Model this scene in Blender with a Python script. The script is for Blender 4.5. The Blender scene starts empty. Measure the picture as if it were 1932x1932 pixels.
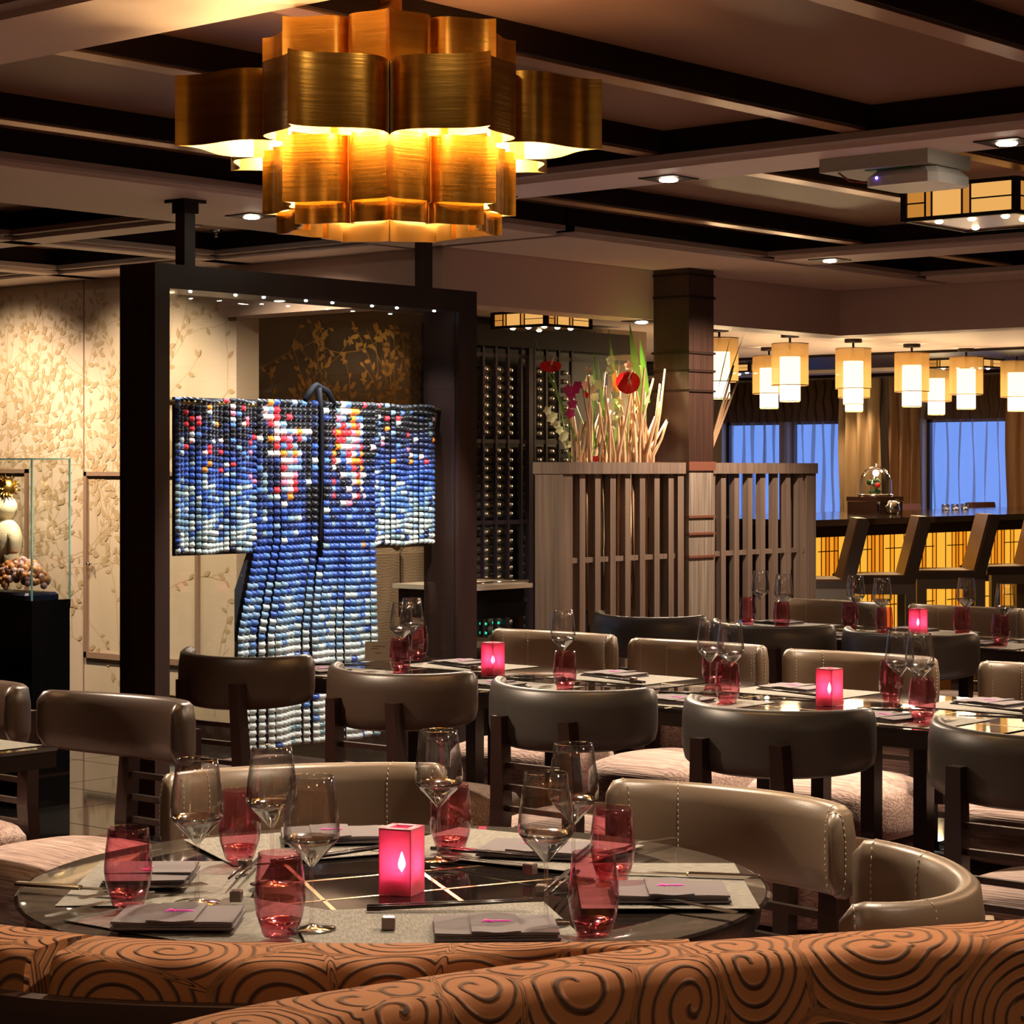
import bpy, bmesh, math, random
from mathutils import Vector, Matrix
R = math.radians
rnd = random.Random(7)
scene = bpy.context.scene
COL = scene.collection

# ------------------------------------------------------------------ camera
F, CX, CY, HC, YAW = 4205.0, 966.0, 888.0, 1.36, R(40.8)
cy_, sy_ = math.cos(YAW), math.sin(YAW)
cd = bpy.data.cameras.new('camera'); cam = bpy.data.objects.new('camera', cd); COL.objects.link(cam)
cd.sensor_width = 36; cd.lens = 36 * F / 1932
cd.shift_y = -(966 - CY) / 1932.0
cd.clip_start = 0.05; cd.clip_end = 200
cam.location = (0, 0, HC); cam.rotation_euler = (R(90), 0, YAW - R(90))
scene.camera = cam

def ray(px, py):
    r = (px - CX) / F; u = (CY - py) / F
    return Vector((cy_ + r * sy_, sy_ - r * cy_, u))
def atz(px, py, z):
    d = ray(px, py); return d * ((z - HC) / d.z) + Vector((0, 0, HC))
def aty(px, py, y):
    d = ray(px, py); return d * (y / d.y) + Vector((0, 0, HC))
def atx(px, py, x):
    d = ray(px, py); return d * (x / d.x) + Vector((0, 0, HC))
def dep(p): return p[0] * cy_ + p[1] * sy_

# ------------------------------------------------------------------ world, exposure
w = bpy.data.worlds.new('dusk_sky'); scene.world = w; w.use_nodes = True
bg = w.node_tree.nodes['Background']; bg.inputs[0].default_value = (0.16, 0.33, 0.95, 1); bg.inputs[1].default_value = .68
vs = scene.view_settings
vs.view_transform = 'Standard'; vs.look = 'None'; vs.gamma = 1; vs.exposure = 1.3; vs.use_curve_mapping = False
cyc = scene.cycles
cyc.max_bounces = 8; cyc.diffuse_bounces = 3; cyc.glossy_bounces = 4; cyc.adaptive_threshold = .05; cyc.transmission_bounces = 6; cyc.transparent_max_bounces = 20; cyc.caustics_reflective = False; cyc.caustics_refractive = False
cyc.sample_clamp_indirect = 4.0; cyc.blur_glossy = 0.5

# ------------------------------------------------------------------ materials
MATS = {}
def mat(name, col=(.5, .5, .5), rough=.5, metal=0.0, emit=None, es=1.0, spec=.5, trans=0, bump=None, colvar=None, coat=0, sheen=0):
    if name in MATS: return MATS[name]
    m = bpy.data.materials.new(name); m.use_nodes = True; MATS[name] = m
    nt = m.node_tree; b = nt.nodes['Principled BSDF']
    b.inputs['Base Color'].default_value = (*col, 1); b.inputs['Roughness'].default_value = rough
    b.inputs['Metallic'].default_value = metal; b.inputs['Specular IOR Level'].default_value = spec
    if coat: b.inputs['Coat Weight'].default_value = coat; b.inputs['Coat Roughness'].default_value = .05
    if sheen: b.inputs['Sheen Weight'].default_value = sheen; b.inputs['Sheen Roughness'].default_value = .4
    if emit: b.inputs['Emission Color'].default_value = (*emit, 1); b.inputs['Emission Strength'].default_value = es
    tc = nt.nodes.new('ShaderNodeTexCoord')
    if colvar:      # (col2, scale xyz, detail)  noise colour variation
        c2, sc, det = colvar
        mp = nt.nodes.new('ShaderNodeMapping'); mp.inputs['Scale'].default_value = sc
        n = nt.nodes.new('ShaderNodeTexNoise'); n.inputs['Scale'].default_value = 1; n.inputs['Detail'].default_value = det
        mx = nt.nodes.new('ShaderNodeMix'); mx.data_type = 'RGBA'
        mx.inputs[6].default_value = (*col, 1); mx.inputs[7].default_value = (*c2, 1)
        rp = nt.nodes.new('ShaderNodeMapRange'); rp.inputs[1].default_value = .35; rp.inputs[2].default_value = .65
        nt.links.new(tc.outputs['Object'], mp.inputs[0]); nt.links.new(mp.outputs[0], n.inputs['Vector'])
        nt.links.new(n.outputs[0], rp.inputs[0]); nt.links.new(rp.outputs[0], mx.inputs[0]); nt.links.new(mx.outputs[2], b.inputs['Base Color'])
    if bump:        # (scale xyz, strength)
        sc, st = bump
        mp = nt.nodes.new('ShaderNodeMapping'); mp.inputs['Scale'].default_value = sc
        n = nt.nodes.new('ShaderNodeTexNoise'); n.inputs['Scale'].default_value = 1; n.inputs['Detail'].default_value = 3
        bp = nt.nodes.new('ShaderNodeBump'); bp.inputs['Strength'].default_value = st; bp.inputs['Distance'].default_value = .002
        nt.links.new(tc.outputs['Object'], mp.inputs[0]); nt.links.new(mp.outputs[0], n.inputs['Vector'])
        nt.links.new(n.outputs[0], bp.inputs['Height']); nt.links.new(bp.outputs[0], b.inputs['Normal'])
    return m

def emis(name, col, s):
    m = bpy.data.materials.new(name); m.use_nodes = True; MATS[name] = m
    nt = m.node_tree; nt.nodes.clear()
    o = nt.nodes.new('ShaderNodeOutputMaterial'); e = nt.nodes.new('ShaderNodeEmission')
    e.inputs[0].default_value = (*col, 1); e.inputs[1].default_value = s; nt.links.new(e.outputs[0], o.inputs[0])
    return m

def thin_glass(name, tint=(1, 1, 1), f0=.045, rough=0.0, edge=.75, pw=3.5):
    m = bpy.data.materials.new(name); m.use_nodes = True; MATS[name] = m
    nt = m.node_tree; nt.nodes.clear()
    o = nt.nodes.new('ShaderNodeOutputMaterial'); mx = nt.nodes.new('ShaderNodeMixShader')
    t = nt.nodes.new('ShaderNodeBsdfTransparent'); t.inputs[0].default_value = (*tint, 1)
    g = nt.nodes.new('ShaderNodeBsdfGlossy'); g.inputs['Roughness'].default_value = rough
    lw = nt.nodes.new('ShaderNodeLayerWeight'); lw.inputs[0].default_value = .5
    p = nt.nodes.new('ShaderNodeMath'); p.operation = 'POWER'; p.inputs[1].default_value = pw
    ml = nt.nodes.new('ShaderNodeMath'); ml.operation = 'MULTIPLY_ADD'; ml.inputs[1].default_value = edge; ml.inputs[2].default_value = f0; ml.use_clamp = True
    nt.links.new(lw.outputs['Facing'], p.inputs[0]); nt.links.new(p.outputs[0], ml.inputs[0]); nt.links.new(ml.outputs[0], mx.inputs[0])
    nt.links.new(t.outputs[0], mx.inputs[1]); nt.links.new(g.outputs[0], mx.inputs[2]); nt.links.new(mx.outputs[0], o.inputs[0])
    return m

def cloth_translucent(name, col, transp, transl_col=None):
    m = bpy.data.materials.new(name); m.use_nodes = True; MATS[name] = m
    nt = m.node_tree; nt.nodes.clear()
    o = nt.nodes.new('ShaderNodeOutputMaterial')
    t = nt.nodes.new('ShaderNodeBsdfTransparent'); d = nt.nodes.new('ShaderNodeBsdfDiffuse'); d.inputs[0].default_value = (*col, 1)
    tl = nt.nodes.new('ShaderNodeBsdfTranslucent'); tl.inputs[0].default_value = (*(transl_col or col), 1)
    m1 = nt.nodes.new('ShaderNodeMixShader'); m1.inputs[0].default_value = .5
    m2 = nt.nodes.new('ShaderNodeMixShader'); m2.inputs[0].default_value = transp
    nt.links.new(d.outputs[0], m1.inputs[1]); nt.links.new(tl.outputs[0], m1.inputs[2])
    nt.links.new(m1.outputs[0], m2.inputs[1]); nt.links.new(t.outputs[0], m2.inputs[2]); nt.links.new(m2.outputs[0], o.inputs[0])
    return m

M_BEAM = mat('ceiling_white', (.86, .70, .635), .6)
M_STEP = mat('ceiling_step', (.42, .33, .29), .6)
M_PANEL = mat('ceiling_panel', (.28, .145, .095), .48, spec=.35, bump=((1.5, 3, 1), .15))
M_DARK = mat('dark_lining', (.018, .009, .007), .5, spec=.15)
M_BRONZE = mat('bronze_strip', (.42, .22, .12), .35, metal=.6)
M_FASCIA = mat('fascia_paint', (.70, .51, .44), .5)
M_WOOD = mat('dark_wood', (.035, .016, .011), .4, colvar=((.02, .009, .007), (8, 8, 1.2), 4))
M_CHWOOD = mat('chair_wood', (.022, .009, .007), .3)
M_LEATHER = mat('taupe_leather', (.135, .098, .066), .36, spec=.55, bump=((300, 300, 300), .08))
M_LEATHER2 = mat('brown_leather', (.05, .031, .022), .36, spec=.55, bump=((300, 300, 300), .08))
M_LEATHER3 = mat('grey_leather', (.044, .038, .035), .38, spec=.55, bump=((300, 300, 300), .08))
M_STITCH = mat('stitching', (.5, .42, .33), .7)
M_TOP = mat('black_glass_top', (.012, .009, .008), .04, spec=.7)
M_TOPEDGE = mat('table_edge', (.015, .009, .007), .25)
M_GOLDLINE = mat('gold_inlay', (.75, .52, .25), .25, metal=1)
M_SMOKE = mat('smoked_glass_rim', (.075, .062, .05), .06, spec=.7)
M_GOLD = mat('brass_outer', (.60, .30, .055), .32, metal=1, bump=((6, 6, 160), .25), colvar=((.50, .235, .035), (5, 5, 60), 3))
M_GOLDIN = mat('brass_inner', (.95, .72, .34), .5, metal=.25)
M_BULB = emis('bulb_glow', (1, .70, .33), 25)
M_MAT = mat('placemat_weave', (.105, .10, .085), .75, bump=((180, 700, 50), .9), colvar=((.23, .22, .18), (420, 50, 1), 4))
M_NAPKIN = mat('napkin_cloth', (.125, .108, .115), .85, bump=((500, 500, 500), .2))
M_PINKTHREAD = mat('pink_thread', (.9, .12, .5), .6, emit=(.9, .05, .4), es=.15)
M_STEEL = mat('cutlery_steel', (.7, .62, .55), .15, metal=1)
M_STICK = mat('chopstick_lacquer', (.03, .02, .02), .2)
M_RESTM = mat('chopstick_rest', (.22, .16, .14), .25, metal=.5)
M_GLASS = thin_glass('clear_glass', (.985, .985, .985), .09, .035, .9, 2.2)
M_WATERY = thin_glass('bowl_glass', (.97, .97, .97), .34, .07, .7, 1.4)
M_PINKG = thin_glass('pink_glass', (.95, .71, .76), .06, .02, .8, 3)
M_PINKBASE = thin_glass('pink_glass_base', (.90, .42, .50), .2, .10)
M_PANE = thin_glass('display_pane', (.975, .985, .975), .03)
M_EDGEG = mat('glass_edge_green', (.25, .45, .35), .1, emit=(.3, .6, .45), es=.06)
M_BLACKGL = mat('black_gloss', (.008, .007, .007), .05, spec=.6)
M_TILE = mat('black_tile', (.022, .018, .015), .06, spec=.6)
M_GROUT = mat('tile_grout', (.32, .27, .22), .6)
M_CHROME = mat('chrome', (.7, .68, .66), .12, metal=1)
M_WHITEPL = mat('white_plastic', (.62, .6, .57), .4)
M_BRASSD = mat('brass_dull', (.5, .34, .12), .3, metal=1)

def node_mat(name, build):
    m = bpy.data.materials.new(name); m.use_nodes = True; MATS[name] = m
    build(m.node_tree, m.node_tree.nodes['Principled BSDF']); return m
def N(nt, t, **kw):
    n = nt.nodes.new(t)
    for k, v in kw.items(): setattr(n, k, v)
    return n
def mth(nt, op, a, b=None):
    n = nt.nodes.new('ShaderNodeMath'); n.operation = op
    for i, v in enumerate((a, b)):
        if v is None: continue
        if isinstance(v, (int, float)): n.inputs[i].default_value = v
        else: nt.links.new(v, n.inputs[i])
    return n.outputs[0]
def ramp(nt, fac, stops):
    r = nt.nodes.new('ShaderNodeValToRGB'); nt.links.new(fac, r.inputs[0])
    e = r.color_ramp.elements
    while len(e) < len(stops): e.new(.5)
    for el, (p, c) in zip(e, stops): el.position = p; el.color = (*c, 1)
    return r.outputs[0]

def swirl(nt, b):           # cut velvet: spiral ribs between dark grooves
    uv = N(nt, 'ShaderNodeUVMap')
    nz = N(nt, 'ShaderNodeTexNoise'); nz.inputs['Scale'].default_value = 5; nz.inputs['Detail'].default_value = 0
    nt.links.new(uv.outputs[0], nz.inputs['Vector'])
    ad = N(nt, 'ShaderNodeMixRGB', blend_type='ADD'); ad.inputs[0].default_value = .05
    nt.links.new(uv.outputs[0], ad.inputs[1]); nt.links.new(nz.outputs['Color'], ad.inputs[2])
    SC = 7.0
    vo = N(nt, 'ShaderNodeTexVoronoi', voronoi_dimensions='2D', feature='SMOOTH_F1')
    vo.inputs['Scale'].default_value = SC; vo.inputs['Smoothness'].default_value = .12; vo.inputs['Randomness'].default_value = .95
    nt.links.new(ad.outputs[0], vo.inputs['Vector'])
    sub = N(nt, 'ShaderNodeVectorMath', operation='SUBTRACT')
    nt.links.new(ad.outputs[0], sub.inputs[0]); nt.links.new(vo.outputs['Position'], sub.inputs[1])
    sx = N(nt, 'ShaderNodeSeparateXYZ'); nt.links.new(sub.outputs[0], sx.inputs[0])
    ang = mth(nt, 'DIVIDE', mth(nt, 'ARCTAN2', sx.outputs[1], sx.outputs[0]), 2 * math.pi)
    ln = N(nt, 'ShaderNodeVectorMath', operation='LENGTH'); nt.links.new(sub.outputs[0], ln.inputs[0])
    v = mth(nt, 'ADD', mth(nt, 'MULTIPLY', ln.outputs['Value'], 66.0), ang)
    fr = mth(nt, 'FRACT', v)
    tri = mth(nt, 'ABSOLUTE', mth(nt, 'SUBTRACT', fr, .5))      # .5 at the groove
    col = ramp(nt, tri, [(0, (.33, .112, .028)), (.37, (.33, .112, .028)), (.43, (.06, .018, .007)), (.5, (.035, .011, .005))])
    hgt = ramp(nt, tri, [(0, (1, 1, 1)), (.30, (.95, .95, .95)), (.45, (0, 0, 0)), (.5, (0, 0, 0))])
    nt.links.new(col, b.inputs['Base Color']); b.inputs['Roughness'].default_value = .85
    b.inputs['Sheen Weight'].default_value = .35; b.inputs['Sheen Tint'].default_value = (1, .55, .25, 1)
    bp = N(nt, 'ShaderNodeBump'); bp.inputs['Strength'].default_value = .9; bp.inputs['Distance'].default_value = .004
    nt.links.new(hgt, bp.inputs['Height']); nt.links.new(bp.outputs[0], b.inputs['Normal'])
M_VELVET = node_mat('cut_velvet', swirl)

def corduroy(nt, b):        # seat cloth: fine wavering lines
    tc = N(nt, 'ShaderNodeTexCoord'); mp = N(nt, 'ShaderNodeMapping'); mp.inputs['Scale'].default_value = (6, 6, 70)
    nt.links.new(tc.outputs['Object'], mp.inputs[0])
    nz = N(nt, 'ShaderNodeTexNoise'); nz.inputs['Scale'].default_value = 1; nz.inputs['Detail'].default_value = 2
    mp2 = N(nt, 'ShaderNodeMapping'); mp2.inputs['Scale'].default_value = (7, 190, 210); nt.links.new(tc.outputs['Object'], mp2.inputs[0])
    nt.links.new(mp2.outputs[0], nz.inputs['Vector'])
    col = ramp(nt, nz.outputs[0], [(.34, (.20, .118, .10)), (.5, (.37, .245, .205)), (.66, (.50, .36, .305))])
    nt.links.new(col, b.inputs['Base Color']); b.inputs['Roughness'].default_value = .8
    b.inputs['Sheen Weight'].default_value = .3
    bp = N(nt, 'ShaderNodeBump'); bp.inputs['Strength'].default_value = .6; bp.inputs['Distance'].default_value = .004
    nt.links.new(nz.outputs[0], bp.inputs['Height']); nt.links.new(bp.outputs[0], b.inputs['Normal'])
M_SEAT = node_mat('seat_cloth', corduroy)

def carpet(nt, b):
    tc = N(nt, 'ShaderNodeTexCoord')
    wv = N(nt, 'ShaderNodeTexWave', wave_type='BANDS', bands_direction='DIAGONAL'); wv.inputs['Scale'].default_value = 9
    wv.inputs['Distortion'].default_value = 6; wv.inputs['Detail'].default_value = 2; wv.inputs['Detail Scale'].default_value = .6
    nt.links.new(tc.outputs['Object'], wv.inputs['Vector'])
    nz = N(nt, 'ShaderNodeTexNoise'); nz.inputs['Scale'].default_value = .9; nz.inputs['Detail'].default_value = 1
    nt.links.new(tc.outputs['Object'], nz.inputs['Vector'])
    c1 = ramp(nt, wv.outputs['Fac'], [(.3, (.06, .055, .075)), (.6, (.30, .29, .33))])
    c2 = ramp(nt, wv.outputs['Fac'], [(.3, (.05, .018, .012)), (.6, (.16, .055, .035))])
    mx = N(nt, 'ShaderNodeMix', data_type='RGBA')
    st = ramp(nt, nz.outputs[0], [(.46, (0, 0, 0)), (.5, (1, 1, 1))])
    nt.links.new(st, mx.inputs[0]); nt.links.new(c1, mx.inputs[6]); nt.links.new(c2, mx.inputs[7])
    nt.links.new(mx.outputs[2], b.inputs['Base Color']); b.inputs['Roughness'].default_value = .95
M_CARPET = node_mat('carpet_pile', carpet)

M_WALLP = mat('wallpaper', (.62, .475, .37), .42, bump=((400, 400, 30), .1), colvar=((.50, .39, .275), (3, 3, .6), 2))
M_LEAFG = mat('gold_leaf_print', (.41, .29, .165), .4)
M_MURAL = mat('mural_wall', (.15, .095, .05), .35)
M_TRIMW = mat('wall_trim', (.26, .16, .11), .4)
M_SCREEN = mat('screen_wood', (.21, .15, .12), .45, colvar=((.14, .10, .08), (60, 60, 1.5), 3))
M_COLW = mat('column_veneer', (.30, .245, .20), .45, colvar=((.13, .10, .085), (80, 80, 2), 3))
M_COLD = mat('column_dark', (.045, .022, .016), .35, colvar=((.03, .015, .012), (60, 60, 2), 3))

# ------------------------------------------------------------------ geometry helpers
class G:
    def __init__(s): s.v = []; s.f = []; s.m = []; s.sm = []; s.uv = None
    def add(s, vs, fs, m=0, smooth=False, mx=None):
        o = len(s.v)
        if mx is not None: vs = [mx @ Vector(v) for v in vs]
        s.v += [tuple(v) for v in vs]
        for f in fs: s.f.append(tuple(i + o for i in f)); s.m.append(m); s.sm.append(smooth)
        return s
    def box(s, x0, x1, y0, y1, z0, z1, m=0, mx=None):
        v = [(x0, y0, z0), (x1, y0, z0), (x1, y1, z0), (x0, y1, z0), (x0, y0, z1), (x1, y0, z1), (x1, y1, z1), (x0, y1, z1)]
        return s.add(v, [(0, 3, 2, 1), (4, 5, 6, 7), (0, 1, 5, 4), (1, 2, 6, 5), (2, 3, 7, 6), (3, 0, 4, 7)], m, False, mx)
    def cbox(s, x0, x1, y0, y1, z0, z1, c, m=0, mx=None):      # chamfered on the four vertical edges and the top rim
        def ring(x0, x1, y0, y1, z): return [(x0 + c, y0, z), (x1 - c, y0, z), (x1, y0 + c, z), (x1, y1 - c, z), (x1 - c, y1, z), (x0 + c, y1, z), (x0, y1 - c, z), (x0, y0 + c, z)]
        v = ring(x0, x1, y0, y1, z0) + ring(x0, x1, y0, y1, z1 - c) + ring(x0 + c, x1 - c, y0 + c, y1 - c, z1)
        fs = [tuple(range(7, -1, -1)), tuple(range(16, 24))]
        for k in range(2):
            for i in range(8): j = (i + 1) % 8; fs.append((k * 8 + i, k * 8 + j, k * 8 + 8 + j, k * 8 + 8 + i))
        return s.add(v, fs, m, False, mx)
    def lathe(s, prof, n=24, m=0, mx=None, cap0=False, cap1=False, smooth=True):
        v = []; fs = []
        for r, z in prof:
            for k in range(n): a = 2 * math.pi * k / n; v.append((r * math.cos(a), r * math.sin(a), z))
        for i in range(len(prof) - 1):
            for k in range(n): q = (k + 1) % n; fs.append((i * n + k, i * n + q, i * n + n + q, i * n + n + k))
        if cap0: fs.append(tuple(range(n - 1, -1, -1)))
        if cap1: fs.append(tuple(range((len(prof) - 1) * n, len(prof) * n)))
        return s.add(v, fs, m, smooth, mx)
    def tube(s, pts, r, n=8, m=0, mx=None, cap=True):
        pts = [Vector(p) for p in pts]; v = []; fs = []; L = len(pts)
        rr = r if isinstance(r, (list, tuple)) else [r] * L
        up = Vector((0, 0, 1))
        for i, p in enumerate(pts):
            t = (pts[min(i + 1, L - 1)] - pts[max(i - 1, 0)]).normalized()
            a = t.cross(up)
            if a.length < 1e-3: a = t.cross(Vector((1, 0, 0)))
            a.normalize(); b = a.cross(t)
            for k in range(n): q = 2 * math.pi * k / n; v.append(p + (a * math.cos(q) + b * math.sin(q)) * rr[i])
        for i in range(L - 1):
            for k in range(n): q = (k + 1) % n; fs.append((i * n + k, i * n + q, i * n + n + q, i * n + n + k))
        if cap: fs.append(tuple(range(n - 1, -1, -1))); fs.append(tuple(range((L - 1) * n, L * n)))
        return s.add(v, fs, m, True, mx)
    def grid(s, fn, nu, nv, m=0, smooth=True, mx=None, flip=False):
        v = [fn(i / nu, j / nv) for j in range(nv + 1) for i in range(nu + 1)]; fs = []
        for j in range(nv):
            for i in range(nu):
                a = j * (nu + 1) + i; q = (a, a + 1, a + nu + 2, a + nu + 1); fs.append(q[::-1] if flip else q)
        return s.add(v, fs, m, smooth, mx)
    def prism(s, poly, z0, z1, m=0, mx=None):
        n = len(poly); v = [(x, y, z0) for x, y in poly] + [(x, y, z1) for x, y in poly]
        fs = [tuple(range(n - 1, -1, -1)), tuple(range(n, 2 * n))] + [(i, (i + 1) % n, n + (i + 1) % n, n + i) for i in range(n)]
        return s.add(v, fs, m, False, mx)
    def ball(s, c, r, nu=12, nv=8, m=0, sc=(1, 1, 1)):
        def fn(u, v):
            a = 2 * math.pi * u; b = math.pi * (v - .5)
            return (c[0] + sc[0] * r * math.cos(a) * math.cos(b), c[1] + sc[1] * r * math.sin(a) * math.cos(b), c[2] + sc[2] * r * math.sin(b))
        return s.grid(fn, nu, nv, m)
    def mesh(s, name, mats):
        me = bpy.data.meshes.new(name); me.from_pydata(s.v, [], s.f)
        for q in (mats if isinstance(mats, (list, tuple)) else [mats]): me.materials.append(q)
        me.polygons.foreach_set('material_index', s.m); me.polygons.foreach_set('use_smooth', s.sm)
        if s.uv:
            ul = me.uv_layers.new(name='UVMap')
            for lp in me.loops: ul.data[lp.index].uv = s.uv[lp.vertex_index]
        me.update(); return me

def obj(name, g, mats, parent=None, loc=(0, 0, 0), rot=(0, 0, 0), kind=None):
    me = g if isinstance(g, bpy.types.Mesh) else g.mesh(name, mats)
    o = bpy.data.objects.new(name, me); COL.objects.link(o); o.parent = parent; o.location = loc; o.rotation_euler = rot
    if kind: o['kind'] = kind
    return o
def tag(o, label, cat, group=None):
    o['label'] = label; o['category'] = cat
    if group: o['group'] = group
    return o
def thing(name, label, cat, loc=(0, 0, 0), rz=0, group=None):
    o = bpy.data.objects.new(name, None); COL.objects.link(o); o.location = loc; o.rotation_euler = (0, 0, rz); o.empty_display_size = .05
    return tag(o, label, cat, group)
def struct(name, g, mats, parent=None):
    return obj(name, g, mats, parent, kind='structure')
def dup(root, loc, rz, label, group=None, rot=None):
    def cp(o, par):
        c = o.copy(); COL.objects.link(c); c.parent = par
        for ch in [x for x in kids if x.parent is o]: cp(ch, c)
        return c
    kids = list(root.children_recursive)
    r = cp(root, None); r.location = loc; r.rotation_euler = rot or (0, 0, rz); r['label'] = label
    if group: r['group'] = group
    return r
def light(name, kind, parent, loc, energy, col, size=.05, rot=(0, 0, 0), spot=None, blend=.6, sy=None):
    l = bpy.data.lights.new(name, kind); l.energy = energy; l.color = col
    if kind == 'AREA':
        l.size = size
        if sy: l.shape = 'RECTANGLE'; l.size_y = sy
    else: l.shadow_soft_size = size
    if kind == 'SPOT': l.spot_size = spot; l.spot_blend = blend
    o = bpy.data.objects.new(name, l); COL.objects.link(o); o.parent = parent; o.location = loc; o.rotation_euler = rot
    return o
def aim(o, frm, to):
    o.rotation_euler = (Vector(to) - Vector(frm)).to_track_quat('-Z', 'Y').to_euler()

# ================================================================== SETTING
ZB, ZS, ZP = 2.37, 2.405, 2.49        # beam underside, step, coffer panel
fl = struct('floor', G().box(-4, 19, -5, 14, -.1, -.004), M_CARPET)
carpet_o = obj('carpet', G().box(-4, 19, -5, 6.6, -.004, 0), M_CARPET, fl)
obj('grout_bed', G().box(2.4, 11.4, 6.6, 11.4, -.006, -.003), M_GROUT, fl)
tile_me = G().cbox(.003, .597, .003, .597, -.004, 0, .001).mesh('tile', M_TILE)
for i in range(15):
    for j in range(8):
        obj('tile', tile_me, None, fl, (2.4 + i * .6, 6.6 + j * .6, 0))
obj('border_strip', G().box(2.0, 9.0, 6.54, 6.6, -.003, .001), mat('border_cloth', (.20, .07, .035), .8), fl)
obj('carpet', G().box(11.4, 19, 6.6, 14, -.004, 0), M_CARPET, fl)

ce = struct('ceiling', G().box(-4, 10.72, -5, 14, ZP, ZP + .1), M_PANEL)
def beam(x0, x1, y0, y1, st=.055, lin=True):
    obj('beam', G().box(x0 + st, x1 - st, y0 + st, y1 - st, ZB, ZS) if lin else G().box(x0, x1, y0, y1, ZB, ZS), M_BEAM, ce)
    obj('beam_step', G().box(x0, x1, y0, y1, ZS - .018, ZS + .004), M_STEP, ce)
    obj('beam_lining', G().box(x0 + .02, x1 - .02, y0 + .02, y1 - .02, ZS + .004, ZP), M_DARK, ce)
for x0, x1 in ((-.2, .25), (2.98, 3.42), (5.92, 6.34), (8.88, 9.30)): beam(x0, x1, -5, 6.1)
def flat(x0, x1, y0, y1): obj('beam', G().box(x0, x1, y0, y1, ZB, ZP), M_BEAM, ce)
beam(-4, 7.42, 6.05, 7.0); beam(7.36, 10.72, 6.05, 6.85)
beam(5.92, 6.2, 6.94, 11.4); beam(3.0, 3.4, 6.94, 11.4); beam(7.1, 7.6, 6.94, 11.4, .05); beam(10.3, 10.72, -5, 6.1)
for y in (8.0, 9.2, 10.4): beam(-4, 7.5, y, y + .22)
for x0, x1 in ((.25, 2.98), (3.42, 5.92), (6.34, 8.88), (9.3, 10.3)):
    for y in (-3.3, -2.3, -1.3, -.3, .7, 1.68, 2.68, 3.68, 4.48, 5.52):
        obj('cross_beam', G().box(x0 - .01, x1 + .01, y - .02, y + .09, ZS + .012, ZP), M_DARK, ce)
        obj('bronze_edge', G().box(x0 - .01, x1 + .01, y - .004, y + .074, ZS + .006, ZS + .014), M_BRONZE, ce)
# lower bulkhead and the bar's own ceiling
ZF, ZC2 = 2.12, 2.25
bk = struct('trim_1', G().box(7.40, 10.72, 6.80, 7.0, ZF, ZB + .02).box(7.40, 7.6, 7.0, 8.30, ZF, ZB + .02).box(10.7, 10.9, -5, 7.0, ZF, ZB + .02), M_FASCIA)
ce2 = struct('wall_soffit', G().box(7.6, 14.5, 7.0, 14, ZC2, ZC2 + .1).box(10.9, 14.5, -5, 7.0, ZC2, ZC2 + .1), M_BEAM)
ce2['label'] = 'beige lowered ceiling over the bar area'
obj('dark_band', G().box(7.6, 10.9, 7.0, 7.9, ZC2 - .012, ZC2), M_DARK, ce2)
obj('dark_band', G().box(10.9, 11.5, -5, 7.9, ZC2 - .012, ZC2), M_DARK, ce2)
obj('rear_ceiling', G().box(14.5, 18.2, -5, 14, ZC2 - .02, ZC2 + .1), M_DARK, ce2)
obj('rear_strip', G().box(16.3, 16.6, -5, 14, ZC2 - .05, ZC2 - .02), M_BEAM, ce2)
# walls
wl = struct('wall_left', G().box(7.45, 7.6, 8.23, 14, 0, ZB + .02), M_WALLP)
for y in (9.42,): obj('seam', G().box(7.446, 7.45, y, y + .006, 0, ZB), M_TRIMW, wl)
def wall_frame(y0, y1, z0, z1):
    g = G(); t = .022
    for a in ((y0, y1, z0, z0 + t * 1.4), (y0, y1, z1 - t, z1), (y0, y0 + t, z0, z1), (y1 - t, y1, z0, z1)):
        g.box(7.434, 7.45, *a)
    obj('moulding', g, M_TRIMW, wl)
p0, p1 = atx(162, 890, 7.45), atx(162, 1240, 7.45)
wall_frame(8.5, p0.y, p1.z, p0.z)
p2 = atx(55, 885, 7.45)
wall_frame(p2.y, p2.y + .8, p1.z, p2.z)
wb = struct('wall_back', G().box(7.6, 11.4, 8.7, 8.85, 0, ZC2), M_MURAL)
struct('wall_right', G().box(-4, 19, -5.1, -5, -.1, 2.6), M_WALLP)
struct('wall_rear', G().box(-4.1, -4, -5, 14, -.1, 2.6), M_WALLP)
struct('wall_far', G().box(-4, 19, 14, 14.1, -.1, 2.6), M_WALLP)
struct('baseboard_left', G().box(7.43, 7.45, 8.23, 14, 0, .09), M_WOOD)
# window wall at X = 17.8
XW = 17.8
wins = [(11.31, 11.90), (11.99, 12.66), (9.52, 10.43), (7.6, 8.6)]
g = G(); ys = sorted(wins); prev = -5
for a, b in ys:
    g.box(XW, XW + .15, prev, a, 0, 2.35); g.box(XW, XW + .15, a, b, 0, .55); g.box(XW, XW + .15, a, b, 1.835, 2.35); prev = b
g.box(XW, XW + .15, prev, 14, 0, 2.35)
ww = struct('wall_window_side', g, M_WALLP)
for i, (a, b) in enumerate(ys):
    wn = struct('window_%d' % (i + 1), G().box(XW + .10, XW + .105, a, b, .55, 1.835), M_PANE)
    gf = G()
    for q in ((a, a + .03, .55, 1.835), (b - .03, b, .55, 1.835), (a, b, .55, .58), (a, b, 1.80, 1.835)): gf.box(XW + .08, XW + .13, *q)
    obj('window_frame', gf, M_WOOD, wn)
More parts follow.
